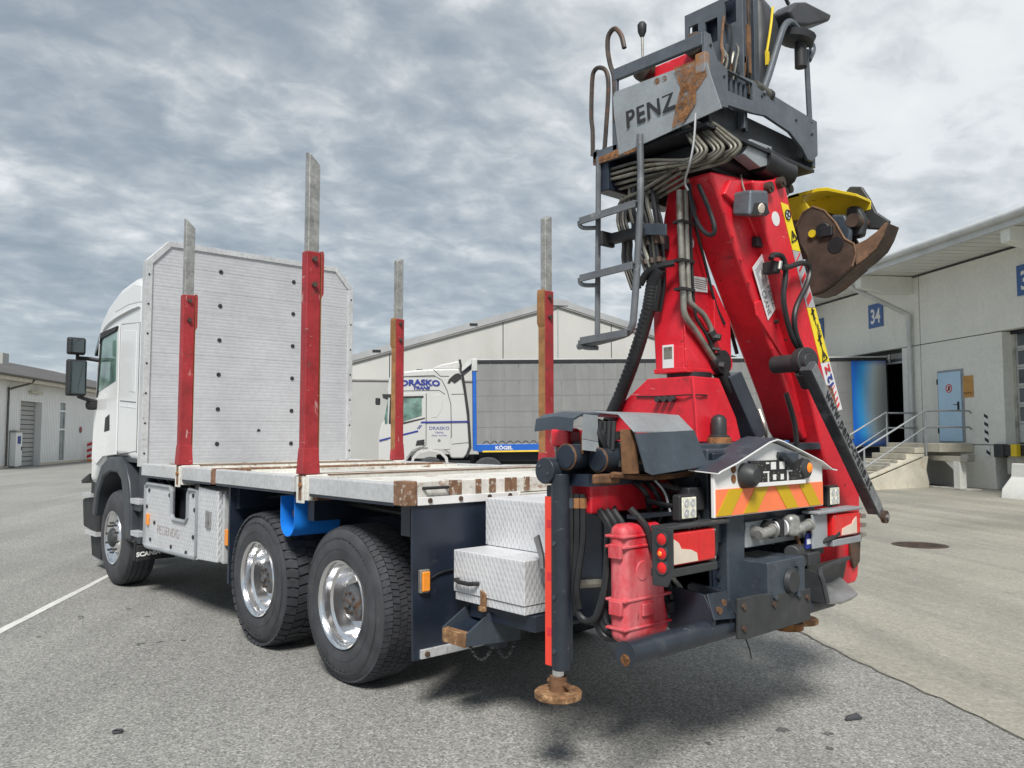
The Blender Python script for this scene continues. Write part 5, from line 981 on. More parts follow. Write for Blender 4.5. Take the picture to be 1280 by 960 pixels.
# folding jib
brid = [(-.15, 3.21), (-.17, 3.17), (-.37, 2.78), (-.50, 2.48), (-.66, 2.21), (-.86, 1.75), (-1.00, 1.42), (-1.10, .95), (-1.12, .74), (-1.15, .70)]
brit = [(-1.34, .70), (-1.38, .74), (-1.42, .95), (-1.44, 1.38), (-1.39, 1.50), (-1.18, 1.85), (-.99, 2.23), (-.84, 2.55), (-.66, 2.95), (-.52, 3.29), (-.46, 3.32), (-.40, 3.27), (-.30, 3.24)]
jb = MB().prism(brid+brit, 'x', -2.25, -2.02).build('folding_jib', 'crane_red', K, bevel=.018, seg=3)
for y, z in ((-.30, 3.19), (-.44, 3.25)): MB().cyl((-2.25, y, z), (-2.285, y, z), .035, n=14).cyl((-2.285, y, z), (-2.295, y, z), .016, n=8).build('pin', 'brown_steel', jb)
MB().prism([(-1.24, 1.00), (-1.33, 1.10), (-1.38, .98), (-1.36, .84), (-1.28, .80), (-1.24, .88)], 'x', -2.275, -2.25).build('hook_plate', 'brown_steel', jb, bevel=.008)
# decal strip on the jib
def on_jib(u, v):            # u down the strip 0..1, v across -1..1
    a = V((0, -.505, 3.135)).lerp(V((0, -1.155, 1.815)), u); dd_ = V((0, -.65, -1.32)).normalized(); nn_ = V((0, -dd_.z*-1, dd_.y)).normalized()
    nn_ = V((0, dd_.z, -dd_.y)).normalized(); return a+nn_*v, dd_, nn_
def strip(u0, u1, m, x=-2.2535, w0=.040, w1=.066, parent=jb, name='decal_strip', sl=.02):
    a, dd_, nn_ = on_jib(u0, 0); b, _, _ = on_jib(u1, 0); wa = w0+(w1-w0)*u0; wb = w0+(w1-w0)*u1
    return MB().slab([(x, *(a-nn_*wa-dd_*sl)[1:]), (x, *(a+nn_*wa+dd_*sl)[1:]), (x, *(b+nn_*wb+dd_*sl)[1:]), (x, *(b-nn_*wb-dd_*sl)[1:])], (.003, 0, 0)).build(name, m, parent)
s1 = strip(0, .21, 'yellow_sticker'); s2 = strip(.212, .47, 'sticker_grey'); s3 = strip(.472, .73, 'yellow_sticker'); s4 = strip(.732, .97, 'sticker_white')
for k in range(5): u = .235+k*.045; strip(u, u+.006+.006*k, 'sticker_red', x=-2.256, w0=.03, w1=.045, parent=s2, name='red_bar', sl=-.015)
for k in range(4): u = .865+k*.028; strip(u, u+.004+.003*k, 'sticker_red', x=-2.256, w0=.03, w1=.045, parent=s4, name='red_bar', sl=-.015)
def pict(u, kind, par):
    a, dd_, nn_ = on_jib(u, 0); X = V((-2.2575, 0, 0))
    if kind == 'tri':
        P = [a+dd_*-.0-nn_*.035+dd_*.03, a+nn_*.035+dd_*.03, a-dd_*.035]; mb = MB()
        for i in range(3): mb.bar(P[i]+X, P[(i+1) % 3]+X, .008, .002, (1, 0, 0))
        mb.bar(a+X+dd_*.015, a+X-dd_*.012, .008, .002, (1, 0, 0)); mb.build('warning_triangle', 'print_black', par)
    elif kind == 'no':
        MB().cyl(a+X+V((.002, 0, 0)), a+X+V((.001, 0, 0)), .032, n=18).build('symbol_disc', 'sticker_white', par); mb = MB()
        mb.tube([a+X+nn_*.03*math.cos(t*.4)+dd_*.03*math.sin(t*.4) for t in range(17)], .004, 4).bar(a+X-nn_*.02-dd_*.02, a+X+nn_*.02+dd_*.02, .007, .002, (1, 0, 0)).bar(a+X+nn_*.015-dd_*.02, a+X-nn_*.01+dd_*.018, .012, .002, (1, 0, 0)).build('symbol', 'print_black', par)
    elif kind == 'man':
        MB().bar(a+X-dd_*.03, a+X+dd_*.03, .018, .002, (1, 0, 0)).bar(a+X-nn_*.025, a+X+nn_*.022-dd_*.01, .010, .002, (1, 0, 0)).build('symbol', 'print_black', par)
    elif kind == 'arrow':
        mb = MB().bar(a+X-dd_*.03, a+X+dd_*.03, .006, .002, (1, 0, 0)); mb.bar(a+X-dd_*.03, a+X-dd_*.012+nn_*.014, .006, .002, (1, 0, 0)).bar(a+X-dd_*.03, a+X-dd_*.012-nn_*.014, .006, .002, (1, 0, 0)).build('symbol', 'print_black', par)
pict(.05, 'no', s1); pict(.145, 'tri', s1); pict(.495, 'man', s3); pict(.535, 'arrow', s3); pict(.62, 'man', s3); pict(.655, 'arrow', s3); pict(.70, 'tri', s3)
for u_, tx, sz, m_, par, bo in ((.585, '20m', .055, 'print_black', s3, 0), (.765, 'Z', .085, 'sticker_red', s4, .003), (.825, '12', .09, 'print_blue', s4, .003)):
    a, dd_, nn_ = on_jib(u_, .03); text(tx, a+V((-2.2575, 0, 0)), -dd_, -nn_, sz, 'lettering', m_, par, bold=bo)
MB().slab([(-2.254, -.98, 2.02), (-2.254, -1.06, 2.02), (-2.254, -1.22, 1.68), (-2.254, -1.16, 1.66)], (-.003, 0, 0)).build('bare_patch', 'rust_film', jb)
MB().lathe((-2.2505, -.40, 3.02), (-1, 0, 0), [(0, .045), (.002, .045)], 20).build('round_sticker', 'sticker_white', jb)
# boom cylinder under its lettered cover
ca, cb2 = V((-2.40, -.43, 2.105)), V((-2.40, -1.285, 1.20)); dd_ = (cb2-ca).normalized(); nn_ = V((0, dd_.z, -dd_.y)).normalized(); nn_ = -nn_ if nn_.y > 0 else nn_
cy = MB().loft([[tuple(p+V((x, 0, 0))+nn_*w) for x, w in ((-.055, -.042), (-.055, .042), (.02, .044), (.02, -.042))] for p in (ca, cb2)])
cy.prism([(cb2.y+nn_.y*.042, cb2.z+nn_.z*.042), (cb2.y-nn_.y*.042, cb2.z-nn_.z*.042), (cb2.y+dd_.y*.10-nn_.y*.02, cb2.z+dd_.z*.10-nn_.z*.02), (cb2.y+dd_.y*.10+nn_.y*.04, cb2.z+dd_.z*.10+nn_.z*.04)], 'x', -2.452, -2.44)
cy = cy.build('cylinder_cover', 'cover_grey', K, bevel=.008)
MB().slab([tuple(p+V((-.056, 0, 0))+nn_*w) for p, w in ((ca+dd_*.01, -.037), (ca+dd_*.01, .037), (cb2-dd_*.01, .037), (cb2-dd_*.01, -.037))], (-.002, 0, 0)).build('worn_face', 'slate_worn', cy)
text('www.penz-crane.at', (ca+cb2)/2+V((-.0605, 0, 0))-nn_*.026, dd_, nn_, .108, 'lettering', 'print_black', cy, bold=.0015, sx=.86, space=1.12, depth=.002)
MB().cyl((-2.45, *(cb2+dd_*.06)[1:]), (-2.475, *(cb2+dd_*.06)[1:]), .042, n=16).build('end_pin', 'brown_steel', cy); MB().cyl((-2.475, *(cb2+dd_*.06)[1:]), (-2.49, *(cb2+dd_*.06)[1:]), .016, n=8).build('pin_bolt', 'steel', cy)
pv = MB().cyl((-2.16, -.50, 2.13), (-2.42, -.47, 2.13), .055, n=20).cyl((-2.34, -.50, 2.14), (-2.40, -.48, 2.14), .082, n=24).build('boom_pivot', 'black_plastic', K, bevel=.006)
MB().cyl((-2.40, -.48, 2.14), (-2.415, -.48, 2.14), .05, n=20).build('pivot_cap', 'print_black', pv); MB().lathe((-2.385, -.46, 2.08), (0, -.62, -.78), [(0, .06), (.10, .058)], 16).build('rod_eye', 'print_black', pv)
# second cover behind the boom
c2 = MB().loft([[(x, y, z) for x, y, z in r] for r in ([(-2.02, -.22, 2.05), (-2.02, -.36, 2.09), (-1.90, -.36, 2.09), (-1.90, -.22, 2.05)], [(-2.02, -.52, 1.66), (-2.02, -.66, 1.70), (-1.90, -.66, 1.70), (-1.90, -.52, 1.66)])]).build('rear_cylinder_cover', 'slate', K, bevel=.008)
MB().cyl((-2.0, -.20, 2.14), (-1.9, -.20, 2.14), .075, n=20).tube([(-1.96, -.22, 2.08), (-1.96, -.27, 2.02), (-1.96, -.31, 1.98)], .05, 10).build('rod_head', 'print_black', c2)
# ---- grapple hanging behind the jib
G = 'brown_steel'
rot = MB().cyl((-2.08, -.68, 3.28), (-2.03, -.70, 3.50), .10, n=20).box(-2.16, -1.98, -.80, -.60, 3.36, 3.46).build('rotator', 'pipe_dark', K, bevel=.01)
for k in range(6): an = k*math.pi/3; MB().box(-2.06+.105*math.cos(an)-.02, -2.06+.105*math.cos(an)+.02, -.69+.105*math.sin(an)-.02, -.69+.105*math.sin(an)+.02, 3.34, 3.50).build('motor_rib', 'pipe_dark', rot, bevel=.005)
for y, z in ((-.60, 3.30), (-.66, 3.27), (-.60, 3.24)): MB().cyl((-2.18, y, z), (-2.22, y, z), .028, n=10).build('hose_port', 'brown_steel', rot)
gb = MB().prism([(-1.98, 3.24), (-2.02, 3.33), (-2.10, 3.335), (-2.18, 3.20), (-2.21, 3.10), (-2.22, 2.90), (-2.12, 2.90), (-2.05, 2.98)], 'y', -1.0, -.97).build('grapple_body', 'grapple_yellow', K, bevel=.006)
MB().prism([(-2.03, 3.15), (-2.19, 3.14), (-2.23, 3.05), (-2.23, 2.86), (-2.10, 2.87), (-2.06, 3.0)], 'y', -.968, -.959).build('bare_plate', G, gb, bevel=.006)
MB().loft([[(x, y, z) for x, z in ((-2.02, 3.33), (-2.24, 3.335), (-2.30, 3.325), (-2.50, 3.235), (-2.50, 3.215), (-2.30, 3.30), (-2.24, 3.31), (-2.02, 3.305))] for y in (-1.16, -.97)]).build('top_plate', 'grapple_yellow', gb, bevel=.004)
MB().prism([(-2.02, 3.33), (-2.24, 3.33), (-2.50, 3.23), (-2.50, 3.17), (-2.26, 3.16), (-2.12, 3.14)], 'y', -1.18, -1.162).build('rear_plate', 'grapple_yellow', gb, bevel=.004)
jaw = [(-2.10, 3.10), (-2.15, 3.18), (-2.22, 3.205), (-2.30, 3.16), (-2.37, 3.07), (-2.43, 2.95), (-2.49, 2.905), (-2.50, 2.84), (-2.475, 2.765), (-2.40, 2.712), (-2.325, 2.66), (-2.26, 2.63), (-2.205, 2.62), (-2.15, 2.636), (-2.14, 2.68), (-2.18, 2.76), (-2.17, 2.88), (-2.12, 2.98)]
for y, nm in ((-.958, 'jaw_plate'), (-1.152, 'jaw_plate')):
    jp = MB().prism(jaw, 'y', y, y+.03).build(nm, G, K, bevel=.006)
    if y > -1.1:
        MB().tube([(x, y+.03, z) for x, z in jaw[:9]], .006, 6, curve=False).build('worn_edge', 'jaw_bright', jp)
        MB().cyl((-2.37, y+.03, 2.92), (-2.37, y+.035, 2.92), .052, n=24).build('jaw_hole', 'dark', jp); MB().cyl((-2.29, y+.03, 3.03), (-2.29, y+.05, 3.03), .05, n=20).box(-2.36, -2.27, y+.03, y+.055, 2.98, 3.05).build('pin_boss', 'dark', jp, bevel=.01); MB().cyl((-2.22, y+.03, 3.02), (-2.22, y+.05, 3.02), .026, n=12).build('pin', 'grapple_yellow', jp)
out_ = [(-2.14, 2.635), (-2.17, 2.620), (-2.205, 2.614), (-2.26, 2.624), (-2.325, 2.655), (-2.40, 2.708), (-2.475, 2.760), (-2.55, 2.800), (-2.622, 2.855), (-2.665, 2.925), (-2.697, 3.005)]
inn_ = [(-2.68, 3.010), (-2.63, 2.965), (-2.56, 2.925), (-2.49, 2.905), (-2.45, 2.84), (-2.40, 2.77), (-2.33, 2.70), (-2.26, 2.655), (-2.20, 2.645), (-2.15, 2.65)]
MB().loft([[(x, y, z) for x, z in out_+inn_] for y in (-1.12, -.96)]).build('jaw_shell', 'brown_steel', K, bevel=.005)
MB().prism([(-2.475, 2.90), (-2.56, 2.925), (-2.63, 2.965), (-2.68, 3.010), (-2.697, 3.005), (-2.665, 2.925), (-2.622, 2.857), (-2.55, 2.802), (-2.49, 2.772)], 'y', -.958, -.945).build('jaw_edge', 'jaw_bright', K, bevel=.004)
j2 = [(-2.30, 3.30), (-2.36, 3.36), (-2.44, 3.34), (-2.49, 3.25), (-2.53, 3.15), (-2.62, 3.07), (-2.58, 3.02), (-2.46, 3.05), (-2.38, 3.15)]
MB().prism(j2, 'y', -1.20, -1.165).build('rear_jaw', 'black_plastic', K, bevel=.012)
MB().loft([[(x, y, z) for x, z in ((-2.38, 3.20), (-2.46, 3.19), (-2.50, 3.10), (-2.48, 2.98), (-2.40, 2.98), (-2.36, 3.06))] for y in (-1.14, -1.06)]).build('cylinder_guard', 'black_plastic', K, bevel=.025)
MB().loft([[(x, y, z) for x, z in ((-2.30, 3.15), (-2.40, 3.13), (-2.44, 3.02), (-2.42, 2.90), (-2.34, 2.92))] for y in (-1.05, -1.0)]).build('link_arm', 'slate', K, bevel=.02); MB().cyl((-2.45, -1.16, 3.08), (-2.45, -1.0, 3.08), .045, n=16).build('jaw_shaft', 'brown_steel', K)
MB().tube([(-2.14, -1.1, 2.95), (-2.10, -1.12, 2.80), (-2.16, -1.12, 2.68)], .05, 10).build('jaw_cylinder', 'black_plastic', K)
# ---- operator platform
PL = MB().prism([(.385, 3.51), (.385, 3.925), (.325, 3.925), (.300, 3.86), (.26, 3.80), (.162, 3.775), (.162, 3.55)], 'x', -2.292, -2.272)
PL.prism([(.162, 3.775), (.162, 3.77), (-.10, 3.77), (-.10, 3.79)], 'x', -2.292, -2.272).prism([(.162, 3.65), (.162, 3.565), (-.10, 3.59), (-.10, 3.665)], 'x', -2.292, -2.272)
PL.prism([(-.10, 3.59), (-.10, 3.79), (-.29, 3.768), (-.875, 3.745), (-.875, 3.52), (-.80, 3.462), (-.74, 3.462), (-.67, 3.52), (-.52, 3.585), (-.24, 3.612)], 'x', -2.292, -2.272)
PL = PL.build('platform', 'slate_mid', K, bevel=.004)

MB().box(-2.28, -1.48, -.845, .36, 3.40, 3.42).build('floor_plate', 'dark', PL); MB().box(-2.27, -1.48, -.885, -.845, 3.44, 3.53).build('side_member', 'slate_mid', PL, bevel=.006)
MB().box(-1.50, -1.46, -.85, .39, 3.38, 3.47).build('front_member', 'slate_mid', PL, bevel=.006); MB().box(-1.80, -1.46, .36, .39, 3.375, 3.46).build('side_skirt', 'slate_mid', PL, bevel=.004)
MB().prism([(-1.47, 3.372), (-1.82, 3.374), (-1.82, 3.41), (-1.70, 3.43), (-1.60, 3.415), (-1.47, 3.41)], 'y', .390, .392).build('rust_patch', 'rust_film_light', PL)
pp = MB().loft([[(x, y, z) for x, y, z in r] for r in ([(-1.675, .392, 3.385), (-2.40, .398, 3.45), (-2.40, .390, 3.45), (-1.675, .384, 3.385)], [(-1.65, .405, 3.64), (-2.34, .405, 3.645), (-2.34, .397, 3.645), (-1.65, .397, 3.64)], [(-1.63, .392, 3.785), (-2.30, .392, 3.765), (-2.30, .384, 3.765), (-1.63, .384, 3.785)])]).build('name_plate', 'slate_light', PL)
text('PENZ', (-1.925, .4045, 3.535), (-1, 0, .05), (.10, -.03, 1), .150, 'lettering', 'print_black', pp, bold=.003, sx=.92, depth=.003, space=1.12)
for p in [(-1.97, .394, 3.74), (-2.02, .394, 3.735)]: MB().lathe(p, (0, 1, 0), [(0, .022), (.003, .022)], 10).build('rust_spot', 'rust_film', pp)
MB().prism([(-2.10, 3.775), (-2.29, 3.765), (-2.32, 3.66), (-2.26, 3.60), (-2.15, 3.62), (-2.12, 3.70)], 'y', .406, .408).prism([(-2.15, 3.66), (-2.25, 3.63), (-2.24, 3.52), (-2.16, 3.44), (-2.08, 3.43), (-2.11, 3.55)], 'y', .4065, .4085).build('rust_patch', 'rust_film_light', pp)
MB().box(-2.31, -2.24, .36, .41, 3.68, 3.80).build('corner_bracket', 'slate_rusty', PL, bevel=.01)
MB().prism([(-1.615, 3.815), (-1.645, 3.935), (-2.26, 3.925), (-2.265, 3.86)], 'y', .365, .39).build('top_rail', 'slate_mid', PL, bevel=.005) if False else MB().bar((-1.62, .378, 3.895), (-2.28, .378, 3.885), .03, .075).build('top_rail', 'slate_mid', PL, bevel=.006)
MB().box(-1.66, -1.62, .365, .39, 3.42, 3.90).build('rail_post', 'slate_mid', PL, bevel=.005); MB().box(-2.20, -2.16, .0, .03, 3.45, 4.0).build('rail_post', 'slate_mid', PL)
MB().box(-2.0, -1.66, .05, .08, 3.86, 4.02).build('control_box', 'crane_red', PL, bevel=.01); MB().lathe((-1.66, .10, 4.0), (0, 1, 0), [(0, .075), (.05, .07), (.07, .03)], 16).build('valve_knob', 'brown_steel', PL); MB().lathe((-2.05, .10, 4.02), (0, 1, 0), [(0, .075), (.05, .07), (.07, .03)], 16).build('valve_knob', 'brown_steel', PL)
for k in range(5): MB().tube([(-1.70-.09*k, .30, 3.42), (-1.72-.09*k, .28, 3.60), (-1.78-.08*k, .20, 3.84)], .018, 7).build('control_hose', 'hose', PL)
lv = MB().tube([(-1.84, .36, 3.90), (-1.84, .365, 4.09)], .008, 6, curve=False).build('control_lever', 'pipe_grey', PL); MB().lathe((-1.84, .365, 4.07), (0, 0, 1), [(0, .014), (.03, .026), (.07, .028), (.085, .018), (.09, .004)], 14).build('lever_knob', 'print_black', lv)
MB().tube([(-1.452, .38, 3.44), (-1.452, .38, 3.60), (-1.442, .38, 3.70), (-1.452, .38, 3.93), (-1.475, .38, 3.985), (-1.52, .38, 3.985), (-1.57, .38, 3.94), (-1.585, .38, 3.83), (-1.565, .38, 3.60), (-1.55, .38, 3.46)], .014, 8).build('hand_loop', 'hand_steel', PL)
MB().tube([(-1.64, .38, 3.60), (-1.635, .38, 3.86), (-1.60, .38, 3.98), (-1.582, .38, 4.08), (-1.59, .38, 4.165), (-1.64, .38, 4.19), (-1.69, .38, 4.13), (-1.715, .38, 4.04)], .015, 8).build('hand_hook', 'hand_steel', PL)
# mast plates and seat
mp2 = MB()
for x0, x1, z0, z1 in ((-2.26, -2.22, 3.5, 4.34), (-2.22, -2.14, 3.5, 4.16), (-2.22, -2.14, 4.31, 4.34), (-2.14, -2.09, 3.5, 4.34), (-2.09, -2.0, 3.5, 4.09), (-2.09, -2.0, 4.24, 4.34), (-2.0, -1.95, 3.5, 4.34), (-1.95, -1.88, 3.5, 4.19), (-1.95, -1.88, 4.255, 4.34), (-1.88, -1.85, 3.5, 4.34)): mp2.box(x0, x1, -.065, -.05, z0, z1)
ms = mp2.build('mast_plate', 'slate_mid', PL)
MB().box(-2.24, -1.87, -.12, -.10, 3.5, 4.33).build('mast_wall', 'navy', PL)
for y0, y1, m in ((-.14, -.17, 'slate'), (-.185, -.215, 'brown_steel'), (-.25, -.30, 'slate')): MB().box(-2.22, -2.06, y1, y0, 3.75, 4.62).build('mast_channel', m, PL, bevel=.005)
q = random.Random(21)
for k in range(9): x0, y0 = -2.20-.05*q.random(), .16-.30*q.random(); MB().tube([(x0, y0, 3.77), (x0-.02, y0-.02+.05*q.random(), 3.88), (x0+.05*q.random(), y0-.06, 3.97+.1*q.random()), (x0+.1, -.06, 4.0+.25*q.random())], .0055+.004*q.random(), 5).build('cable', ('hose', 'pipe_grey', 'hose', 'rust_brown')[k % 4], PL)
for y, z, h in ((-.08, 3.95, .26), (-.12, 3.88, .16), (.06, 3.86, .10), (-.16, 4.02, .30)): MB().box(-2.24, -2.225, y-.02, y+.02, z-h/2, z+h/2).build('bracket', 'rust_brown', PL, bevel=.003)
for y, z in ((.33, 3.86), (.33, 3.62), (.20, 3.72), (-.20, 3.72), (-.6, 3.68), (-.8, 3.64), (.05, 3.785)): MB().cyl((-2.292, y, z), (-2.298, y, z), .009, n=8).build('bolt', 'dark', PL)
for k in range(4): MB().box(-2.27, -2.25, -.06+.05*k-.012, -.06+.05*k+.012, 3.64, 3.76).build('valve_section', 'slate', PL, bevel=.004)
for k in range(4): MB().tube([(-2.18, .12-.06*k, 3.78), (-2.20, .06-.05*k, 3.90+.03*k), (-2.16, -.04-.04*k, 4.02), (-2.12, -.10, 4.10)], .011, 6).build('valve_hose', 'pipe_dark' if k % 2 else 'pipe_grey', PL)
MB().box(-2.18, -2.05, -.14, .04, 3.78, 3.90).cyl((-2.2, .0, 3.86), (-2.1, .0, 3.90), .04).build('valve_block', 'rust', PL, bevel=.01)
seat = MB().loft([[(-2.20, -.30, 3.80), (-2.20, -.40, 3.78), (-1.80, -.40, 3.78), (-1.80, -.30, 3.80)], [(-2.22, -.30, 3.98), (-2.22, -.46, 3.95), (-1.78, -.46, 3.95), (-1.78, -.30, 3.98)], [(-2.22, -.34, 4.20), (-2.22, -.56, 4.16), (-1.78, -.56, 4.16), (-1.78, -.34, 4.20)],
                 [(-2.20, -.36, 4.42), (-2.20, -.62, 4.34), (-1.80, -.62, 4.34), (-1.80, -.36, 4.42)], [(-2.14, -.34, 4.56), (-2.14, -.58, 4.50), (-1.86, -.58, 4.50), (-1.86, -.34, 4.56)]]).build('seat_shell', 'seat_black', PL, bevel=.05, seg=3)
MB().tube([(-2.25, -.42, 4.37), (-2.255, -.38, 4.22), (-2.25, -.34, 4.06)], .008, 6).box(-2.258, -2.245, -.355, -.325, 3.97, 4.06).build('seat_strap', 'yellow_strap', seat)
MB().tube([(-2.28, -.22, 3.74), (-2.28, -.32, 3.92), (-2.28, -.42, 4.12), (-2.28, -.50, 4.26), (-2.28, -.58, 4.32), (-2.28, -.68, 4.30), (-2.28, -.82, 4.27), (-2.28, -.86, 4.23), (-2.28, -.80, 4.14)], .022, 10).build('hand_rail', 'slate_mid', PL)
MB().tube([(-2.28, -.80, 3.72), (-2.28, -.775, 4.20)], .018, 8, curve=False).build('rail_upright', 'slate_mid', PL)
MB().loft([[(x, y, z) for y, z in ((-.53, 4.37), (-.62, 4.31), (-.79, 4.365), (-1.08, 4.50), (-1.118, 4.555), (-.755, 4.515), (-.64, 4.47))] for x in (-2.30, -2.14)]).build('flood_lamp', 'seat_black', PL, bevel=.02)
MB().tube([(-2.25, -.40, 4.50), (-2.27, -.50, 4.49), (-2.27, -.58, 4.44)], .012, 6).build('lamp_arm', 'seat_black', PL); MB().lathe((-2.26, -.70, 4.28), (.2, .1, -1), [(0, .12), (.04, .11), (.06, .06)], 16).build('seat_pad', 'seat_black', PL); MB().cyl((-2.28, -.70, 4.22), (-2.28, -.70, 4.06), .038, n=14).build('joystick', 'print_black', PL)
MB().cyl((-2.27, -.15, 3.785), (-2.27, -.31, 3.765), .030, .036, n=18).build('roller', 'pipe_dark', PL); MB().cyl((-2.27, -.30, 3.765), (-2.27, -.325, 3.762), .040, n=18).build('roller_cap', 'print_black', PL)
MB().box(-2.22, -1.52, -.82, .25, 3.425, 3.60).build('deck_block', 'dark', PL); MB().box(-2.1, -1.7, -.60, .05, 3.26, 3.40).cyl((-2.05, .02, 3.36), (-2.05, -.35, 3.36), .09).build('under_valves', 'dark', PL, bevel=.02); MB().slab([(-2.26, -.12, 3.45), (-2.26, -.36, 3.46), (-2.26, -.36, 3.35), (-2.26, -.22, 3.30), (-2.26, -.04, 3.34)], (.08, 0, 0)).build('shield', 'slate_light', PL, bevel=.005)
MB().tube([(-2.20, -.30, 3.38), (-2.2, -.50, 3.36), (-2.2, -.62, 3.36)], .09, 12).build('rubber_boot', 'hose', PL)
MB().box(-1.57, -1.47, -.30, .37, 3.20, 3.39).build('pipe_end_box', 'navy', PL, bevel=.008)  # added dark box: stands in for underside shade, hides the pipe ends
MB().box(-2.05, -1.60, -.30, .20, 3.28, 3.40).build('valve_row', 'dark', PL, bevel=.02)
# pipes below the platform
for k in range(9):
    x_e = -2.20-.035*k; zf = 3.335-.012*(k % 3)-.022*(k//3); y_ = .34-.035*(k//3)
    MB().tube([(-1.52, y_, zf-.02*(k % 3)), (-1.80, y_, zf-.01-.02*(k % 3)), (-2.04-.03*k, y_+.01, 3.265-.014*(k//3)-.02*(k % 3)), (-2.16-.03*k, y_+.03, 3.235-.012*(k % 3)), (-2.22-.028*k, y_+.02, 3.26), (-2.17-.025*k, y_+.01, 3.34), (-2.10-.02*k, y_-.02, 3.44), (-2.02-.02*k, y_-.04, 3.50)], .0105, 7).build('feed_pipe', 'pipe_olive' if k % 3 else 'pipe_dark', PL)
for k in range(4): MB().tube([(-2.06, .32-.03*k, 3.23-.02*k), (-1.80, .31-.03*k, 3.16-.015*k), (-1.62, .29-.03*k, 3.14-.01*k), (-1.57, .27-.03*k, 3.10), (-1.60, .24-.03*k, 3.02)], .0115, 7).build('feed_pipe', 'pipe_olive', PL)
MB().tube([(-2.25, .42, 3.46), (-2.25, .44, 3.30), (-2.22, .44, 3.18), (-2.13, .36, 3.12), (-2.12, .32, 3.08)], .006, 5).build('loose_wire', 'sticker_grey', PL)
# ladder
ld = MB().tube([(-1.50, .38, 3.42), (-1.48, .38, 2.29)], .017, 8, curve=False).tube([(-1.845, .40, 3.46), (-1.845, .40, 3.1), (-1.815, .40, 2.70), (-1.785, .40, 2.40), (-1.765, .40, 2.325), (-1.70, .40, 2.285), (-1.34, .40, 2.245)], .021, 10).build('ladder', 'ladder_grey', K)
for z, xe in ((3.07, -1.84), (2.71, -1.815), (2.32, -1.77)):
    r = MB().loft([[(x, y, zz+dz) for y, zz in ((.36, z), (.455, z-.014), (.455, z-.058), (.44, z-.058), (.44, z-.024), (.36, z-.012))] for x, dz in ((-1.40, -.012), (xe, .004))]).build('rung', 'ladder_grey', ld, bevel=.003)
    MB().tube([(-1.40, .45, z-.045), (-1.395, .44, z-.075), (-1.42, .42, z-.09), (-1.49, .385, z-.095)], .014, 7).build('rung_brace', 'ladder_grey', r)
MB().box(-1.80, -1.53, .30, .36, 2.87, 2.93).box(-1.56, -1.53, .30, .42, 2.85, 2.94).build('ladder_bracket', 'print_black', ld, bevel=.006)
# hose bundle beside the column
for k in range(12):
    dx, dy = (k % 6)*.034, (k//6)*.045; q_ = .012*math.sin(k*2.3)
    MB().tube([(-1.67-dx, .285-dy, 3.20), (-1.665-dx+q_, .28-dy, 3.08), (-1.69-dx, .275-dy, 2.96), (-1.715-dx*.85-q_, .265-dy, 2.82), (-1.755-dx*.6, .25-dy, 2.69), (-1.775-dx*.4, .235-dy, 2.58), (-1.75-dx*.3, .22-dy, 2.44)], .0135, 7).build('bundle_hose', ('pipe_dark', 'hose', 'pipe_grey', 'hose', 'pipe_dark', 'hose')[k % 6], K)
    if k % 2: MB().cyl((-1.70-dx*.9, .27-dy, 2.885), (-1.71-dx*.87, .266-dy, 2.83), .021, n=6).cyl((-1.735-dx*.72, .257-dy, 2.75), (-1.745-dx*.68, .254-dy, 2.72), .020, n=6).build('hose_fitting', 'brown_steel', K)
for k in range(4): MB().tube([(-1.60-.02*k, .28, 3.16), (-1.575-.02*k, .29, 3.02), (-1.61-.02*k, .28, 2.88), (-1.60-.02*k, .27, 2.76), (-1.66-.02*k, .26, 2.58)], .011, 6).build('bundle_hose', ('pipe_dark', 'hose')[k % 2], K)
MB().slab([(-1.70, .315, 2.975), (-1.95, .30, 2.925), (-1.95, .30, 2.855), (-1.70, .315, 2.905)], (0, -.012, 0)).build('hose_clamp', 'slate', K, bevel=.004); MB().box(-1.86, -1.70, .14, .20, 2.80, 2.90).build('manifold', 'dark', K, bevel=.015)
hp = [(-1.86, .235, 2.68), (-1.80, .235, 2.60), (-1.76, .225, 2.46), (-1.685, .22, 2.27), (-1.605, .215, 2.10), (-1.50, .21, 1.91), (-1.44, .20, 1.83), (-1.36, .18, 1.70)]
bh = MB().tube(hp, .040, 12).build('sheathed_hose', 'hose', K)
cat = [V(p) for p in hp]
wr = MB(); path = []
for i in range(len(cat)-1):
    for j in range(7): path.append(cat[i].lerp(cat[i+1], j/7))
for i in range(1, len(path)-1):
    d_ = (path[i+1]-path[i-1]).normalized(); wr.lathe(path[i]-d_*.010, d_+V((0, 0, .25)), [(0, .040), (.006, .0425), (.014, .0425), (.020, .040)], 12)
wr.build('spiral_wrap', 'hose', bh, kind='stuff')
MB().tube([(-1.73, .27, 2.60), (-1.78, .27, 2.66), (-1.86, .25, 2.695), (-1.93, .20, 2.71)], .022, 8).build('bundle_hose', 'hose', K)
MB().tube([(x, .17, z) for x, z in ((-2.02, 3.17), (-2.046, 3.012), (-2.10, 2.892), (-2.164, 2.838), (-2.194, 2.87), (-2.158, 2.989), (-2.09, 3.15))], .0135, 8).build('loop_hose', 'hose', K)
MB().tube([(-1.97, .08, 3.12), (-1.97, .03, 2.95), (-1.965, -.06, 2.75), (-1.97, -.16, 2.50), (-1.98, -.24, 2.38)], .009, 6).build('thin_hose', 'hose', K); MB().cyl((-1.98, .10, 3.10), (-1.985, .075, 3.03), .021, n=8).build('hose_fitting', 'black_plastic', K)
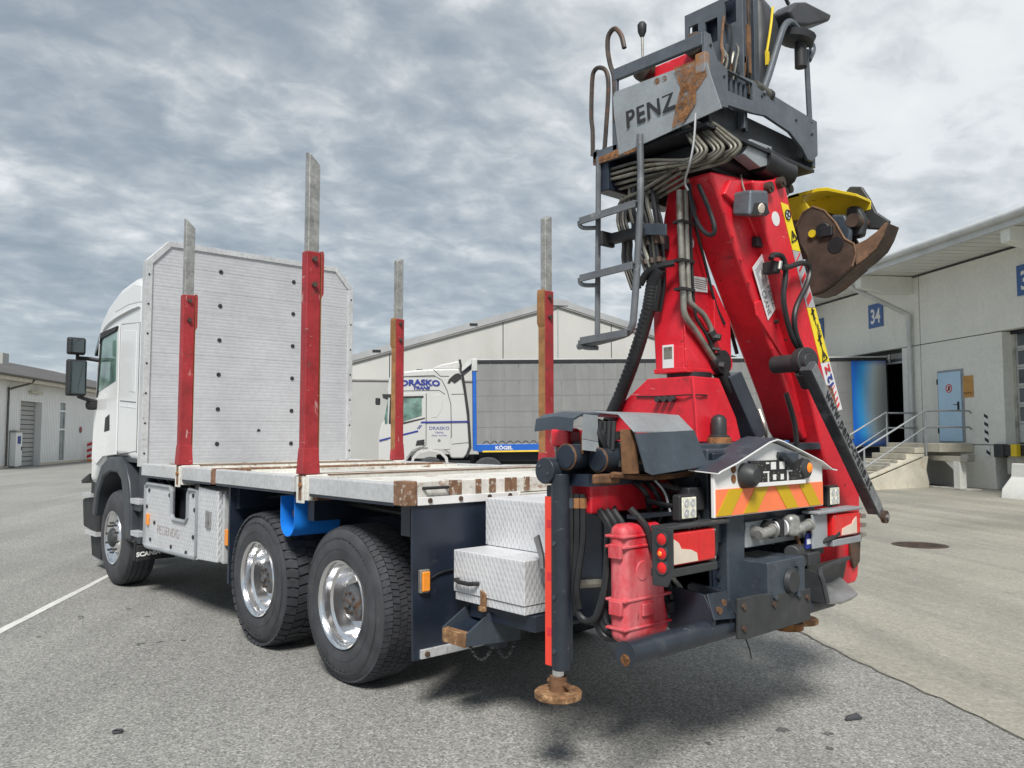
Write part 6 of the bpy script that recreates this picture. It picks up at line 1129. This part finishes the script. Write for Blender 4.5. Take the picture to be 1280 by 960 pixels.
# hoses crossing from boom to jib
for x_, pts in ((-2.30, [(-.25, 2.74), (-.285, 2.77), (-.385, 2.77), (-.418, 2.68), (-.385, 2.50), (-.47, 2.30), (-.60, 2.19)]), (-2.315, [(-.36, 2.70), (-.43, 2.715), (-.59, 2.762), (-.685, 2.745), (-.65, 2.64), (-.50, 2.465), (-.49, 2.33), (-.58, 2.20)])): MB().tube([(x_, y, z) for y, z in pts], .017, 9).build('boom_hose', 'hose', K)
MB().tube([(-2.19, -.36, 2.90), (-2.20, -.50, 2.55), (-2.20, -.70, 2.18)], .012, 6).build('boom_pipe', 'pipe_dark', K); MB().box(-2.29, -2.2, -.375, -.315, 2.67, 2.745).build('hose_block', 'print_black', K, bevel=.01); MB().cyl((-2.30, -.345, 2.69), (-2.30, -.36, 2.74), .013, n=8).build('hose_fitting', 'alu_worn', K)
MB().tube([(-2.24, -.50, 1.95), (-2.25, -.58, 1.75), (-2.25, -.60, 1.55)], .016, 7).build('boom_hose', 'hose', K); MB().tube([(-2.1, -.42, 1.85), (-2.15, -.40, 1.74), (-2.1, -.5, 1.65)], .010, 6).build('boom_pipe', 'pipe_grey', K)
# ---- outriggers
def outrigger(y, s):
    o = MB().cyl((-1.955, y, .545), (-1.955, y, 1.50), .046, n=20).build('outrigger_leg', 'leg_navy', K, bevel=.004)
    MB().box(-1.985, -1.872, y-.055, y+.016, .58, 1.44).build('leg_flat', 'leg_navy', o, bevel=.004)
    tp_ = MB().slab([(-1.866, y+s*.018, .555), (-1.926, y+s*.018, .555), (-1.926, y+s*.018, 1.385), (-1.866, y+s*.018, 1.385)], (0, s*.003, 0)).build('reflective_tape', 'red_tape', o)
    for z in (.72, .99, 1.25): MB().box(-1.915, -1.88, y+s*.0215-.0005, y+s*.0215+.0005, z-.02, z+.02).build('tape_print', 'sticker_red', tp_)
    for z in (.64, .90, 1.16): MB().cyl((-1.958, y+s*.046, z), (-1.958, y+s*.054, z), .012, n=8).build('leg_bolt', 'slate', o)
    MB().cyl((-1.935, y, .50), (-1.935, y, .55), .030, n=16).build('piston_rod', 'polished', o)
    f = MB().lathe((-1.935, y, .405), (0, 0, 1), [(0, .110), (.006, .117), (.030, .117), (.036, .110)], 32).build('foot_plate', 'foot_rust', o)
    MB().cyl((-1.935, y, .44), (-1.935, y, .51), .046, .042, 18).cyl((-2.0, y, .475), (-1.87, y, .475), .014, n=8).build('foot_socket', 'rust_brown', f)
    MB().cyl((-1.90, y-s*.18, 1.515), (-1.90, y+s*.06, 1.515), .066, n=28).build('pivot_tube', 'leg_navy', o, bevel=.006)
    for a in (-.03, .03): MB().cyl((-1.90+a, y+s*.06, 1.52+a*.6), (-1.90+a, y+s*.066, 1.52+a*.6), .009, n=8).build('bolt', 'slate', o)
    return o
lo = outrigger(1.19, 1); outrigger(-1.17, -1)
for x, z, r, y1 in ((-2.00, 1.585, .062, 1.20), (-2.12, 1.570, .058, 1.10)):
    b = MB().cyl((x, .75, z), (x, y1, z), r, n=24).build('outrigger_tube', 'leg_navy', K, bevel=.004); MB().lathe((x, y1, z), (0, 1, 0), [(0, r*.92), (.006, r*.9)], 24).build('tube_cap', 'navy', b); MB().lathe((x, y1-.012, z), (0, 1, 0), [(0, r*1.06), (.008, r*1.06)], 24).build('rust_rim', 'rust_brown', b)
MB().box(-2.06, -1.84, -1.0, 1.08, 1.30, 1.46).build('outrigger_beam', 'crane_red', K, bevel=.012)
MB().box(-2.10, -1.90, .62, 1.14, 1.44, 1.50).build('beam_shelf', 'navy', K); MB().box(-2.185, -2.16, 1.0, 1.19, 1.455, 1.505).build('rusty_plate', 'rust_brown', K, bevel=.012)
MB().tube([(-2.2, 1.08, 1.50), (-2.2, .7, 1.475), (-2.2, .25, 1.50)], .016, 6).build('lower_pipe', 'rust_brown', K); MB().tube([(-2.18, 1.0, 1.55), (-2.18, .70, 1.57)], .016, 8).build('ram_rod', 'pipe_dark', K)
MB().loft([[(-1.66, .86, z) if i == 0 else (-1.80, .86, z) if i == 1 else (-1.80, .98, z) if i == 2 else (-1.66, .98, z) for i in range(4)] for z in (1.62, 1.735)]).build('red_cap', 'crane_red', K, bevel=.03); MB().cyl((-1.74, .92, 1.52), (-1.74, .92, 1.63), .065, n=16).build('cap_base', 'navy', K)
# valve cover: bent sheet, open to the left
def sheetpath(P, t): return P+[(x+.0, z-t) for x, z in P[::-1]]
cv2 = MB().loft([[(x, y, z) for x, z in sheetpath([(-1.80, 1.80), (-2.0, 1.815), (-2.17, 1.80), (-2.27, 1.712)], .008)] for y in (.50, 1.0)]).build('valve_cover', 'slate_light', K, bevel=.002)
MB().slab([(-2.272, .99, 1.70), (-2.272, .505, 1.718), (-2.335, .48, 1.54), (-2.325, .50, 1.528), (-2.34, .95, 1.50), (-2.345, 1.0, 1.515)], (.008, 0, 0)).build('cover_skirt', 'slate', cv2)
MB().loft([[(-1.78, y, z), (-1.92, y, z+.012), (-2.05, y, z), (-2.05, y, z-.01), (-1.92, y, z+.002), (-1.78, y, z-.01)] for y, z in ((1.0, 1.803), (1.13, 1.80), (1.19, 1.775), (1.20, 1.72))]).build('cover_wing', 'slate', cv2)
MB().slab([(-2.09, 1.16, 1.795), (-2.09, 1.06, 1.79), (-2.10, 1.07, 1.66), (-2.10, 1.18, 1.675)], (.006, 0, 0)).build('side_shield', 'slate_light', cv2); MB().slab([(-2.10, 1.18, 1.672), (-2.10, 1.07, 1.658), (-2.12, 1.08, 1.61), (-2.12, 1.20, 1.62)], (.006, 0, 0)).build('side_shield', 'slate_light', cv2)
MB().slab([(-2.24, 1.01, 1.72), (-2.26, 1.02, 1.505), (-2.26, .95, 1.505), (-2.24, .95, 1.72)], (.05, 0, 0)).build('cover_post', 'rust_brown', cv2)
vv = MB().box(-2.14, -1.80, .45, .95, 1.50, 1.66).box(-2.10, -1.75, .15, .98, 1.46, 1.56).build('valve_bank', 'dark', K, bevel=.01)
for k in range(6): MB().cyl((-2.0-.02*k, .95-.02*k, 1.69), (-2.04-.02*k, 1.04-.02*k, 1.69), .022, n=12).tube([(-2.0-.03*k, 1.02, 1.62), (-2.02-.03*k, 1.03, 1.76)], .012, 6).build('spool', 'black_plastic', vv)
for k in range(3): MB().tube([(-2.12, 1.02-.03*k, 1.60), (-2.10, 1.06-.03*k, 1.70), (-2.02, 1.02-.05*k, 1.76), (-1.92, .95-.05*k, 1.74)], .016, 7).build('valve_hose', 'hose', vv)
MB().box(-1.74, -1.70, .50, .9, 1.58, 1.72).build('red_rail', 'crane_red', K)
MB().tube([(-2.06, 1.14, 1.60), (-2.06, 1.14, 1.70)], .007, 6).build('lynch_pin', 'rust', K)
# dark oil tank and hanging hoses left of the extinguisher box
tk = MB().box(-1.98, -1.60, .42, .88, .92, 1.30).build('oil_tank', 'navy', K, bevel=.04, seg=3); MB().box(-2.0, -1.975, .58, .74, .92, 1.06).build('tank_bracket', 'pipe_dark', tk, bevel=.004)
for z in (.955, 1.03): MB().cyl((-2.0, .70, z), (-2.01, .70, z), .014, n=8).build('bolt', 'rust_light', tk)
MB().tube([(-1.9, 1.05, .93), (-1.95, .80, .92), (-2.0, .62, .93)], .022, 8).build('tank_pipe', 'pipe_grey', K)
for k in range(3): MB().tube([(-1.985-.022*k, 1.15-.02*k, 1.40), (-1.985-.022*k, 1.15-.02*k, 1.18), (-1.975-.020*k, 1.14, .95), (-1.98-.016*k, 1.12, .80+.02*k)], .017, 8).build('leg_hose', 'hose', K); MB().cyl((-1.985-.022*k, 1.15-.02*k, 1.33), (-1.985-.022*k, 1.15-.02*k, 1.38), .021, n=6).build('hose_fitting', 'rust_light' if k else 'slate', K)
for k in range(3):
    a = .03*k
    MB().tube([(-2.06-a, 1.02-a*.6, 1.32), (-2.12-a, 1.00-a*.6, 1.20), (-2.10-a*.6, 1.02-a*.5, .95), (-2.06-a*.5, 1.04-a*.4, .78+.03*k), (-2.10-a*.4, 1.02, .70+.03*k), (-2.19-a*.3, .98, .72+.03*k), (-2.22-a*.2, .95, .82), (-2.19, .93, 1.02), (-2.12, .93, 1.22), (-2.04, .90, 1.33)], .019, 8).build('loop_hose', 'hose', K)
MB().tube([(-2.0, 1.12, 1.36), (-1.98, 1.13, 1.0), (-1.99, 1.12, .84), (-2.04, 1.10, .78), (-2.10, 1.08, .82), (-2.12, 1.04, 1.0), (-2.10, 1.0, 1.25)], .018, 8).build('loop_hose', 'hose', K)
for k in range(7): MB().tube([(-2.04, .80-.11*k, 1.48), (-2.16, .78-.10*k, 1.40-.02*(k % 3)), (-2.12, .70-.10*k, 1.28), (-2.05, .66-.10*k, 1.20)], .015, 6).build('valve_hose', 'hose', K)
MB().tube([(-2.10, .55, 1.42), (-2.22, .40, 1.375), (-2.22, .20, 1.375), (-2.15, .10, 1.38)], .022, 8).build('return_pipe', 'rust_brown', K)
MB().tube([(-2.18, .74, 1.47), (-2.22, .70, 1.40), (-2.24, .68, 1.30)], .006, 5).build('thin_cable', 'sticker_grey', K)
print('script objects', len(bpy.data.objects), 'tris', sum(len(o.data.polygons) for o in bpy.data.objects if o.type == 'MESH')*2)
